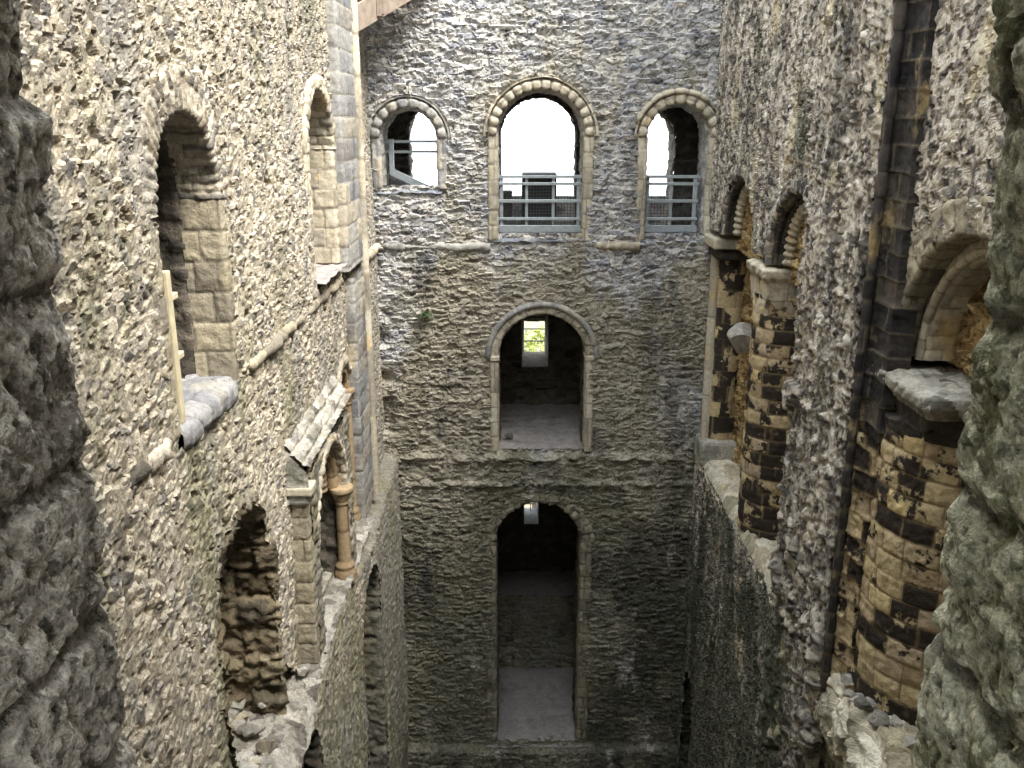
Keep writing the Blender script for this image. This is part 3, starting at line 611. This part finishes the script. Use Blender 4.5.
def colonnette(t, x, y, z0, z1, r, mat):
    lathe('colonnette', x, y, [(r, z0+.22), (r, z1-.2)], 0, 2*math.pi, 20, ashlar(.9, .55, .004, 150, .010), mat, ds=.04, parent=t)
    lathe('capital', x, y, [(r, z1-.2), (r*1.25, z1-.19), (r*1.05, z1-.17), (r*1.7, z1-.03), (r*1.9, z1-.02), (r*1.9, z1+.05), (.001, z1+.05)], 0, 2*math.pi, 20, ashlar(.9, .9, .003, 151), mat, ds=.02, parent=t)
    lathe('base', x, y, [(r*1.9, z0-.05), (r*1.8, z0+.06), (r*1.4, z0+.12), (r*1.6, z0+.16), (r, z0+.23)], 0, 2*math.pi, 20, ashlar(.9, .9, .003, 152), mat, ds=.02, parent=t)
def roll_arc(t, mp, d, o, dp, r, mat, seed, ds=.02, zig=0):
    arc = arch_path(d['c'], d['w'], 0, d['zs'], d.get('rise'), ds, 'arc')
    pf = [(o+r*math.cos(a), dp+r*math.sin(a)) for a in np.linspace(-.3, math.pi*1.6, 14)]
    f_ = ashlar(.5, .2, .008, seed, .010, rough=.8)
    return sweep('roll_moulding', mp, arc, pf, f_, mat, ds=.015, rnd=0, parent=t, extra=(lambda s, q: zig*np.abs(np.sin(np.pi*s/.13))) if zig else None)
ta = left_arch(LD, 'small arch with a tan roll moulding and a colonnette below the sloping slabs', 161, M['pale'], X0=PX, ro=.09, jo=.06, depth=.12, ds=.018, jambs=())
roll_arc(ta, MLf(PX), LD, -.06, -.16, .075, M['buff'], 162); roll_arc(ta, MLf(PX), LD, -.20, -.32, .08, M['buff'], 163, zig=.04)
colonnette(ta, PX-.05, LD['c']+.84, -6.2, -4.9, .085, M['buff'])
patch('door_7', (XL-.7, 0, 0), (0, 1, 0), (0, 0, 1), (1, 0, 0), rng(9.4, 11.9, .04), rng(-6.25, -3.9, .04), ashlar(.4, .25, .02, 164), M['dim'], kind='structure')
tb = left_arch(LC, 'narrow tall arch with a tan colonnette beside the corner pilaster', 165, M['pale'], ro=.12, jo=.08, depth=.2, ds=.02)
roll_arc(tb, MLf(), LC, -.07, -.08, .07, M['buff'], 166)
colonnette(tb, XL-.06, LC['c']+.42, -6.2, -4.05, .07, M['buff'])
reveal('door_8', MLf(), LC, .7, M['buff'], 167, front=-.2, kind='structure')
reveal('door_9', MLf(PX), LD, .7, M['dim'], 168, front=-.14, kind='structure')
# ================================================================== RIGHT WALL
R1 = dict(c=14.5, w=1.03, zb=-2.05, zs=-1.93); R2 = dict(c=11.55, w=1.07, zb=-2.05, zs=-1.98); R3 = dict(c=6.95, w=1.28, zb=-2.3, zs=-2.16)
IW = 4.22
def below(y0, y1): return boxhole(y0, y1, -6.3, -1.9)
zsR = rng(Z0, -13, .15, -6.0, .03, 2.4, .018, ZT, .2)
ysR = rng(YN, 4.8, .12, 8.6, .02, 10.4, .1, 13.5, .03, 16.6, .045)
def rb(u, v):
    n = fbm(u*1.3, v*1.3, 223, 4)
    h = .05*fbm(u*.5, v*.5, 79, 3)
    h = h-.25*sm(n, .18, .4)*sm(-v, 6.4, 7.2)*(u < 9)          # torn masonry under the near ledge
    return h
patch('wall_right', (XR, 0, 0), (0, 1, 0), (0, 0, 1), (-1, 0, 0), ysR, zsR, bedded(.12, .095, .030, 22, holes=.08, pit=1.5), M['right'],
      holes=[arch_hole(d['c'], d['w'], d['zb'], d['zs'], None, .04) for d in (R1, R2, R3)]+[below(10.42, 16.6), boxhole(5.72, 8.5, -6.35, -2.15), arch_hole(15.75, .42, -15, -11.2)], bulge=rb, kind='structure', smooth=False)
patch('wall_arcade_infill', (IW, 0, 0), (0, 1, 0), (0, 0, 1), (-1, 0, 0), rng(5.2, 8.8, .018, 10, .2, 16.6, .035), rng(-6.3, .2, .02), bedded(.17, .10, .06, 23, lvl=0), M['tan'], kind='structure', smooth=False)
def ledge_top(name, y0, y1, seed, st=.025, mat='ledgepale'):
    patch(name, (XR, 0, -6.22), (1, 0, 0), (0, 1, 0), (0, 0, 1), rng(-.03, .95, st), rng(y0, y1, st), rubble(.3, .26, .05, seed, fine=.6), M[mat],
          bulge=lambda u, v: -.22*sm(-u+.10*fbm(v*3, u*0, seed), -.10, .06)+.06*fbm(u*2, v*2, seed, 3), kind='structure', smooth=False)
ledge_top('floor_arcade_far', 10.3, 16.6, 201); 
pth = np.array([(5.2+3.42*k/200, -5.74, 0, 1) for k in range(201)], float)
lb2 = rubble(.36, .30, .07, 202, jit=.8, mort=.06, holes=.10, fine=.6)
sweep('floor_arcade_near', MRt(), pth, [(.10, -.75), (.04, -.30), (0, .12), (-.08, .22), (-.35, .24), (-.75, .14), (-1.3, -.02)], lambda t_, s_: lb2(s_, t_), M['ledgepale'], ds=.016, rnd=4,
      extra=lambda s_, q: .10*fbm(s_*2, q*2, 204, 4), kind='structure', smooth=False)
def right_arch(d, label, seed, m_out, m_in, orders, group=None, inr=-.05, d1=.10, d2=.30):
    t = thing('arch_surround', label, 'arch', (XR, d['c'], d['zb']), group); mp = MRt()
    arc = arch_path(d['c'], d['w'], 0, d['zs'], None, .02, 'arc')
    sweep('voussoirs', mp, arc, [(orders, -.03), (orders, .015), (.02, .015), (0, -.01), (0, -d1)], ashlar(orders*1.3, .17, .018, seed, .014, rough=1, wob=.015), m_out, ds=.018, parent=t, extra=lambda s, q: .02*fbm(s*5, q*5, seed, 3))
    sweep('inner_order', mp, arc, [(0, -d1), (inr*.8, -d1), (inr, -d1-.03), (inr, -d2-.06)], ashlar(.5, .17, .012, seed+1, .010, rough=1), m_in, ds=.018, parent=t, extra=lambda s, q: .012*fbm(s*5, q*5, seed, 3))
    roll_arc(t, mp, d, inr*.7, -d1+.02, .035, m_in, seed+2)
    return t
t = right_arch(R1, 'far arcade arch on the right, springing beside the corner above a plain capital', 211, M['right'], M['dark'], .16, 'round arches of the right hand arcade')
roll_arc(t, MRt(), R1, -.10, -.26, .05, M['pale'], 214, zig=.05)
t = right_arch(R2, 'arcade arch on the right with a beaded inner roll above the scalloped capital', 212, M['right'], M['dark'], .16, 'round arches of the right hand arcade')
roll_arc(t, MRt(), R2, -.07, -.17, .035, M['dark'], 215); roll_arc(t, MRt(), R2, -.12, -.27, .05, M['pale'], 216, zig=.055)
t = right_arch(R3, 'nearest arcade arch on the right, cream ring with a broken outer edge', 213, M['quoin'], M['pale'], .30, 'round arches of the right hand arcade', inr=-.17, d1=.22, d2=.40)
for n, d in ((10, R1), (11, R2), (12, R3)):
    q = dict(d); q['w'] = d['w']-(.17 if n == 12 else .05)
    sweep('door_%d' % n, MRt(), arch_path(q['c'], q['w'], 0, q['zs'], None, .04, 'arc'), [(0, -.26 if n < 12 else -.42), (0, -.40 if n < 12 else -.60)], ashlar(.3, .2, .015, 220+n), M['pale'], ds=.03, kind='structure')
for n, d, x_ in ((1, R1, XR+.33), (2, R2, XR+.33), (3, R3, XR+.50)):
    patch('wall_arcade_tympanum_%d' % n, (x_, 0, 0), (0, 1, 0), (0, 0, 1), (-1, 0, 0), rng(d['c']-d['w']-.03, d['c']+d['w']+.03, .016), rng(-2.2, d['zs']+d['w']+.05, .016), bedded(.17, .10, .05, 24+n, lvl=0), M['tan'], kind='structure', smooth=False)
# piers and columns
ru = bedded(.12, .095, .034, 24, holes=.08)
t = thing('stone_pier', 'broad rubble pier running the full height between the right hand arches', 'pier', (3.4, 9.4, Z0))
planwall('pier_face', [(4.6, 10.42), (3.34, 10.42), (3.34, 8.52), (3.46, 8.50)], rng(Z0, -12.5, .2, 2.4, .018, ZT, .2), ru, M['right'], .02, 2, -1, parent=t,
         bulge=lambda s, v: .05*fbm(s*.9, v*.6, 80, 3)-.10*sm(fbm(s*2, v*1.3, 81, 3), .2, .45)*(v < -3))
fd = ashlar(.3, .24, .012, 231, .010, rough=1.1, eros=.25)
lathe('nook_shaft', 3.40, 8.47, [(.04, -6.2), (.04, ZT)], -math.pi*1.2, .4, 16, fd, M['dark'], ds=.04, parent=t)
planwall('return_face', [(3.42, 8.50), (3.50, 8.44), (3.50, 8.12), (3.70, 8.06)], rng(-3.0, 2.4, .018, ZT, .2), ashlar(.5, .24, .016, 231, .010, rough=1.1, eros=.3, wob=.01), M['dark'], .015, 1, -1, parent=t)
planwall('lower_return_face', [(3.38, 8.52), (3.44, 8.44), (3.50, 8.30), (3.52, 8.20), (3.75, 8.16)], rng(-6.2, -3.0, .016), ashlar(.3, .24, .022, 232, .012, rough=1.3, eros=.4, wob=.02), M['column'], .015, 1, -1, parent=t)
def column(cx, cy, R, z0, z1, label, mat, th, seed, group, ds=.022):
    t = thing('round_column', label, 'column', (cx, cy, z0), group)
    lathe('shaft', cx, cy, [(R, z0), (R, z1-.30)], th[0], th[1], int((th[1]-th[0])*R/ds), ashlar(.36, .21, .016, seed, .010, rough=1.2, eros=.22), mat, ds=ds, parent=t)
    return t
def scallop_cap(t, cx, cy, R, S, z0, z1, mat, mat2, seed, half=math.pi):
    """cushion capital: round at the foot, square above, scalloped lower edge, with a moulded square slab on it"""
    def sq(T): return 1/np.maximum(np.abs(np.cos(T)), np.abs(np.sin(T)))
    n = 180; th = np.linspace(math.pi/2, math.pi*1.5+math.pi/2, n) if half == math.pi else np.linspace(0, 2*math.pi, n)
    th = np.linspace(0, 2*math.pi, 260)
    K = np.linspace(0, 1, 44); T, Kk = np.meshgrid(th, K, indexing='ij')
    side = np.where(np.abs(np.cos(T)) > np.abs(np.sin(T)), np.tan(T), 1/np.where(np.abs(np.sin(T)) < 1e-6, 1e-6, np.tan(T)))
    side = np.clip(side, -1, 1)
    lobe = np.abs(np.cos(side*math.pi*1.5))**.7; th_ = .30+.38*(1-lobe); kq = sm(Kk, th_-.03, th_+.05)
    Rr = (R*.98+.06*Kk)*(1-kq)+(S*np.minimum(sq(T), 1.36))*(.90+.10*Kk)*kq
    Z = z0+(z1-z0)*Kk
    P = np.stack([cx+Rr*np.cos(T), cy+Rr*np.sin(T), Z], -1); N = np.stack([np.cos(T), np.sin(T), -.4+0*T], -1)
    h, r_, g_, b_ = ashlar(.5, .5, .008, seed, .010, rough=1.5)(T*R, Z)
    emit('capital', P, N, h, (r_, g_, b_), None, mat, parent=t)
    pr = resample([(1.0, z1-.01), (1.0, z1+.02), (1.13, z1+.10), (1.13, z1+.20), (1.0, z1+.23), (.05, z1+.23)], .03)
    T, Kk = np.meshgrid(th, np.arange(len(pr)), indexing='ij')
    Rr = pr[:, 0][None]*S*np.minimum(sq(T), 1.36); Z = pr[:, 1][None]+0*T
    P = np.stack([cx+Rr*np.cos(T), cy+Rr*np.sin(T), Z], -1)
    dz = np.gradient(pr[:, 1]); flat = (np.abs(dz) < .004)
    N = np.stack([np.cos(T)*(1-flat)[None], np.sin(T)*(1-flat)[None], .02+flat[None]*1.0+0*T], -1)
    h, r_, g_, b_ = rough(.035, seed+1, 5)(P[..., 0]*1.0+Z, P[..., 1]+Z)
    emit('abacus', P, N, h, (r_, g_, b_), None, mat2, parent=t)
t = column(4.08, 13.02, .50, -6.2, -2.15, 'round tan and black column under the scalloped capital between the two far right arches', M['column'], (math.pi*.5, math.pi*2.05), 241, 'columns of the right hand arcade')
scallop_cap(t, 4.08, 13.02, .50, .49, -2.78, -2.26, M['pale'], M['pale'], 243)
t = thing('round_column', 'slender half column with a plain slab capital in the far right corner', 'column', (4.0, 16.35, -6.2), 'columns of the right hand arcade')
lathe('shaft', 3.98, 16.30, [(.30, -6.2), (.30, -2.3)], math.pi*.7, math.pi*2.1, 40, ashlar(.3, .3, .010, 245, .010, rough=1), M['column'], ds=.03, parent=t)
lathe('corner_roll', 3.70, 16.22, [(.10, -6.2), (.10, -2.3)], math.pi*.5, math.pi*2, 20, ashlar(.5, .5, .006, 246, .010), M['pale'], ds=.03, parent=t)
MB().box(3.50, 4.40, 15.62, 16.5, -2.2, -2.02).build('abacus', M['pale'], t, bevel=.03)
MB().box(3.58, 4.40, 15.72, 16.5, -2.42, -2.2).build('capital', M['dim'], t, bevel=.09)
MB().box(3.55, 4.40, 15.9, 16.5, -6.35, -5.85).build('base', M['ledge'], t, bevel=.08)
t = column(4.30, 8.05, .74, -5.8, -2.4, 'thick tan and black blockwork column beneath the nearest right hand arch', M['column'], (math.pi*.55, math.pi*1.85), 251, 'columns of the right hand arcade', ds=.016)
planwall('side_blocks', [(3.52, 8.50), (3.58, 8.20), (3.66, 8.18), (3.80, 8.35)], rng(-6.3, -2.6, .016), ashlar(.4, .24, .03, 253, .012, rough=1.6, eros=.4, wob=.02), M['column'], .015, 1, -1, parent=t)
scallop_cap(t, 4.28, 8.02, .74, .68, -2.78, -2.50, M['dark'], M['ledge'], 252)
patch('ceiling_arcade', (0, 0, -.55), (1, 0, 0), (0, 1, 0), (0, 0, -1), rng(3.6, 4.5, .1), rng(5.0, 16.6, .1), rubble(seed=259), M['tan'], kind='structure')
planwall('wall_arcade_end', [(3.6, 10.5), (4.6, 10.5)], rng(-6.3, -.8, .06), rubble(seed=260), M['tan'], .06, 0, -1, kind='structure')
patch('wall_niche', (XR+.6, 0, 0), (0, 1, 0), (0, 0, 1), (-1, 0, 0), rng(15, 16.5, .08), rng(-15, -10.5, .08), rubble(seed=261), M['dim'], kind='structure')
# ================================================================== NEAR WALL around the camera's opening
NW = dict(c=.022, w=.775, zb=-2.3, zs=.30)
patch('wall_near', (0, YN, 0), (1, 0, 0), (0, 0, 1), (0, 1, 0), rng(XL-.1, XR+.1, .08), rng(Z0, ZT, .1), rubble(.2, .12, .04, 300), M['right'], holes=[arch_hole(NW['c'], NW['w'], NW['zb'], NW['zs'], None, .2)], kind='structure')
def jamb(name, side, mat, seed, wob, bh):
    f = quoined(bh, seed, tmin=.34 if side == 'right' else .16, amp=.012)
    return sweep(name, MNr(), arch_path(NW['c'], NW['w'], NW['zb'], NW['zs'], None, .007, side), [(.5, .0), (.02, .0), (-.005, -.04), (0, -1.0)], f, mat, ds=.008, rnd=5,
          extra=lambda s, q: .012*fbm(s*3, q*3, seed, 3)+(.035*sm(-s, -.34, -.22) if side == 'right' else 0), kind='structure')
jamb('trim_near_left', 'left', M['jamb'], 301, .03, .29)
jamb('trim_near_right', 'right', M['jambg'], 302, .02, .31)
sweep('trim_near_arch', MNr(), arch_path(NW['c'], NW['w'], 0, NW['zs'], .62, .012, 'arc'), [(.5, 0), (.02, 0), (0, -.04), (0, -1.0)], bedded(.16, .12, .04, 303), M['nichestone'], ds=.012, extra=lambda s, q: .045*sm(s, 1.75, 2.0)+0*s, kind='structure')
patch('floor_near_sill', (0, YN, -2.3), (1, 0, 0), (0, 1, 0), (0, 0, 1), rng(-.9, .95, .05), rng(-2.4, .1, .05), rough(.02, 304), M['plaster'], kind='structure')
for nm, x, n in (('wall_near_passage_left', -.75, 1), ('wall_near_passage_right', .82, -1)):
    patch(nm, (x, 0, 0), (0, 1, 0), (0, 0, 1), (n, 0, 0), rng(-2.05, .52, .04), rng(-2.3, 1.0, .04), rubble(.2, .14, .03, 305), M['dim'], kind='structure')
# ================================================================== thickness of the keep walls: outer faces and wall tops
def slab(name, O, U, V, N, us, vs, holes=(), mat='dim'):
    patch(name, O, U, V, N, us, vs, rubble(.3, .15, .03, 500), M[mat], holes=holes, kind='structure')
slab('wall_outer_left', (-4.7, 0, 0), (0, 1, 0), (0, 0, 1), (-1, 0, 0), rng(-2, 20.3, .25), rng(Z0, ZT, .25), mat='back')
slab('wall_outer_right', (6.2, 0, 0), (0, 1, 0), (0, 0, 1), (1, 0, 0), rng(-2, 20.3, .25), rng(Z0, ZT, .25), mat='back')
slab('wall_outer_near', (0, -2, 0), (1, 0, 0), (0, 0, 1), (0, -1, 0), rng(-4.7, 6.2, .05), rng(Z0, -3, .25, 2, .05, ZT, .25), holes=[arch_hole(.03, .8, -2.2, .15, None, 0)], mat='back')  # unseen opening behind the camera, added to let skylight onto the near jambs
slab('wall_outer_far', (0, 20.27, 0), (1, 0, 0), (0, 0, 1), (0, 1, 0), rng(-4.7, 6.2, .05), rng(Z0, -2.3, .05), holes=[boxhole(.25, .78, -5.3, -4.1), boxhole(.29, .63, -9.6, -8.85)], mat='back')
slab('wall_outer_far_top', (0, 18.9, 0), (1, 0, 0), (0, 0, 1), (0, 1, 0), rng(-4.7, 6.2, .25), rng(1.35, ZT, .25), mat='back')
slab('wall_outer_shoulder', (0, 0, -2.32), (1, 0, 0), (0, 1, 0), (0, 0, 1), rng(-4.7, 6.2, .2), rng(18.6, 20.3, .2), mat='plaster')
for nm, a0, a1, b0, b1 in (('wall_top_left', -4.7, XL+.05, -2, 18.9), ('wall_top_right', XR-.05, 6.2, -2, 18.9), ('wall_top_near', -2.6, 3.7, -2, YN+.05), ('wall_top_far', -2.6, 3.7, YB-.05, 18.9)):
    slab(nm, (0, 0, ZT-.03), (1, 0, 0), (0, 1, 0), (0, 0, 1), rng(a0, a1, .2), rng(b0, b1, .2), mat='plaster')
slab('wall_top_gallery_left', (-3.6, 0, 0), (0, 1, 0), (0, 0, 1), (-1, 0, 0), rng(18.6, 20.3, .2), rng(-3, 2, .2))
# ================================================================== floor, ground
patch('floor', (0, 0, Z0), (1, 0, 0), (0, 1, 0), (0, 0, 1), rng(-4.2, 5, .1), rng(0, 21, .1), rough(.04, 400, 3), M['plaster'], kind='structure')
raw('ground', [(-80, -80, Z0-.1), (90, -80, Z0-.1), (90, 120, Z0-.1), (-80, 120, Z0-.1)], [(0, 1, 2, 3)], M['ground'], kind='structure')
patch('ceiling_near_passage', (0, 0, 1.0), (1, 0, 0), (0, 1, 0), (0, 0, -1), rng(-.9, 1.0, .05), rng(-2.05, .52, .05), rubble(.2, .14, .03, 306), M['dim'], kind='structure')
# ================================================================== timber walkway in the top left corner
t = thing('timber_walkway', 'weathered timber walkway edge crossing the top left corner', 'walkway', (-2.2, 15.3, 1.2))
p, q = np.array((-2.38, 14.25, 1.36)), np.array((-1.35, 16.45, 2.30))
MB().bar(p, q, .07, .36).build('fascia_board', M['wood'], t, bevel=.008)
dv = (q-p)/np.linalg.norm(q-p); nr = np.cross(dv, (0, 0, 1)); nr /= np.linalg.norm(nr)
for k in (.32, .36): MB().bar(p+dv*(k*2.3)-nr*.0+nr*.06+np.array((0, 0, -.14)), p+dv*(k*2.3)+nr*.06+np.array((0, 0, 1.1)), .07).build('post', M['wood'], t, bevel=.006)
m = MB()
for k in range(9): a = p+dv*(.13+k*.25); m.bar(a+np.array((0, 0, .20)), a+np.array((0, 0, .20))-nr*.9, .23, .035)
m.build('deck_planks', M['wood'], t)
# ================================================================== plants and loose stones
def ico(n=2):
    t_ = (1+5**.5)/2; v = [np.array(x, float)/math.hypot(1, t_) for x in ((-1, t_, 0), (1, t_, 0), (-1, -t_, 0), (1, -t_, 0), (0, -1, t_), (0, 1, t_), (0, -1, -t_), (0, 1, -t_), (t_, 0, -1), (t_, 0, 1), (-t_, 0, -1), (-t_, 0, 1))]
    f = [(0, 11, 5), (0, 5, 1), (0, 1, 7), (0, 7, 10), (0, 10, 11), (1, 5, 9), (5, 11, 4), (11, 10, 2), (10, 7, 6), (7, 1, 8), (3, 9, 4), (3, 4, 2), (3, 2, 6), (3, 6, 8), (3, 8, 9), (4, 9, 5), (2, 4, 11), (6, 2, 10), (8, 6, 7), (9, 8, 1)]
    for _ in range(n):
        c = {}; nf = []
        def mid(a, b):
            k = (min(a, b), max(a, b))
            if k not in c: m_ = v[a]+v[b]; v.append(m_/np.linalg.norm(m_)); c[k] = len(v)-1
            return c[k]
        for a, b, d in f: x, y_, z = mid(a, b), mid(b, d), mid(d, a); nf += [(a, x, z), (b, y_, x), (d, z, y_), (x, y_, z)]
        f = nf
    return np.array(v), f
IV, IF = ico(3)
def rock(c, s, seed, mat, label, group, flat=.7):
    rs = np.random.RandomState(seed); v = IV.copy()
    for _ in range(9):                                   # chop flat faces
        n = rs.normal(size=3); n /= np.linalg.norm(n); k = rs.uniform(.55, .85); d = v@n; v = v-np.outer(np.maximum(d-k, 0), n)
    v = v*(1+.07*fbm(v[:, 0]*3+seed, v[:, 1]*3+v[:, 2]*2, seed, 3))[:, None]
    v = v*np.array([s, s*rs.uniform(.7, 1.2), s*flat]); a = rs.uniform(0, 6.28)
    R = np.array([[math.cos(a), -math.sin(a), 0], [math.sin(a), math.cos(a), 0], [0, 0, 1]]); v = v@R.T
    o = raw('loose_stone', v+np.array(c), IF, mat, None, smooth=False, origin=c, tone=rs.uniform())
    return tag(o, label, 'stone', group)
def plant(c, n, R, label, seed, col='fern'):
    rs = np.random.RandomState(seed); v = []; f = []
    for k in range(n):
        a = rs.uniform(0, 6.28); el = rs.uniform(.1, 1.4); L_ = R*rs.uniform(.5, 1)
        d = np.array([math.cos(a)*math.cos(el), -abs(math.sin(a)*math.cos(el)), math.sin(el)]); w = np.cross(d, (0, 0, 1)); w /= np.linalg.norm(w)+1e-6
        p = np.array(c, float)
        for q in range(4):
            b_ = p+d*L_*.25*q+np.array([0, 0, -R*.12*q*q/4]); e_ = p+d*L_*.25*(q+1)+np.array([0, 0, -R*.12*(q+1)**2/4]); i = len(v); ww = R*.12*(1-q*.2)
            v += [tuple(b_-w*ww*.3), tuple((b_+e_)/2+w*ww), tuple(e_), tuple((b_+e_)/2-w*ww)]; f.append((i, i+1, i+2, i+3))
    o = raw('wall_fern', v, f, M[col], None, origin=c); return tag(o, label, 'plant')
plant((-1.58, 16.42, -3.50), 60, .26, 'small green fern growing from the back wall below the left gallery window', 3)
plant((-2.05, 16.38, -3.15), 22, .14, 'tiny green tuft on the back wall left of the fern', 4)
rs = np.random.RandomState(9)
for k in range(26):
    y_ = rs.uniform(7.0, 9.2); x_ = XL-rs.uniform(-.1, .6)
    rock((x_, y_, -6.14), rs.uniform(.05, .11), 600+k, M['ledge'] if k % 3 else M['quoin'], 'loose stone lying on the broken ledge of the left wall', 'loose stones on the left ledge')
for k in range(16):
    yy = rs.uniform(7.1, 8.35); rock((rs.uniform(3.42, 3.62) if k < 11 else 3.75, yy, -5.66+.06*rs.uniform()), rs.uniform(.06, .11) if k < 11 else .08, 700+k, M['ledge'], 'loose stone on the pale ledge below the thick blockwork column', 'loose stones on the right ledge')
rock((3.98, 14.95, -3.62), .34, 801, M['ledge'], 'large pale stone jutting from the wall between the corner half column and the round column', None, flat=.85)
for k in range(9):
    rock((rs.uniform(-.2, 1.25), rs.uniform(16.45, 16.75), -12.97), rs.uniform(.05, .10), 820+k, M['ledge'], 'loose stone along the broken edge of the lowest opening', 'loose stones at the lowest opening')
rock((-.05, 17.0, -6.12), .09, 802, M['ledge'], 'small stone on the floor just inside the middle arch', None)
# ================================================================== light
w = bpy.data.worlds.new('sky'); bpy.context.scene.world = w; w.use_nodes = True
bg = w.node_tree.nodes['Background']; bg.inputs[0].default_value = (.86, .93, 1, 1); bg.inputs[1].default_value = 1.0
sd = bpy.data.lights.new('sun', 'SUN'); sd.energy = 1.6; sd.angle = math.radians(25); sd.color = (1, .95, .88)
so = bpy.data.objects.new('sun', sd); C.objects.link(so)
from mathutils import Vector
so.rotation_euler = Vector((-.50, .42, -1.0)).to_track_quat('-Z', 'Y').to_euler(); so.location = (0, 0, 40)
# ================================================================== camera
cd = bpy.data.cameras.new('camera'); co = bpy.data.objects.new('camera', cd); C.objects.link(co)
cd.sensor_width = 36; cd.lens = 36*900/1024; cd.clip_start = .05; cd.clip_end = 500
co.location = (0, 0, GZ); co.rotation_euler = (math.radians(90-16.5), 0, 0)
sc = bpy.context.scene; sc.camera = co
sc.view_settings.view_transform = 'Standard'; sc.view_settings.look = 'None'; sc.view_settings.gamma = 1
sc.view_settings.exposure = 2.5
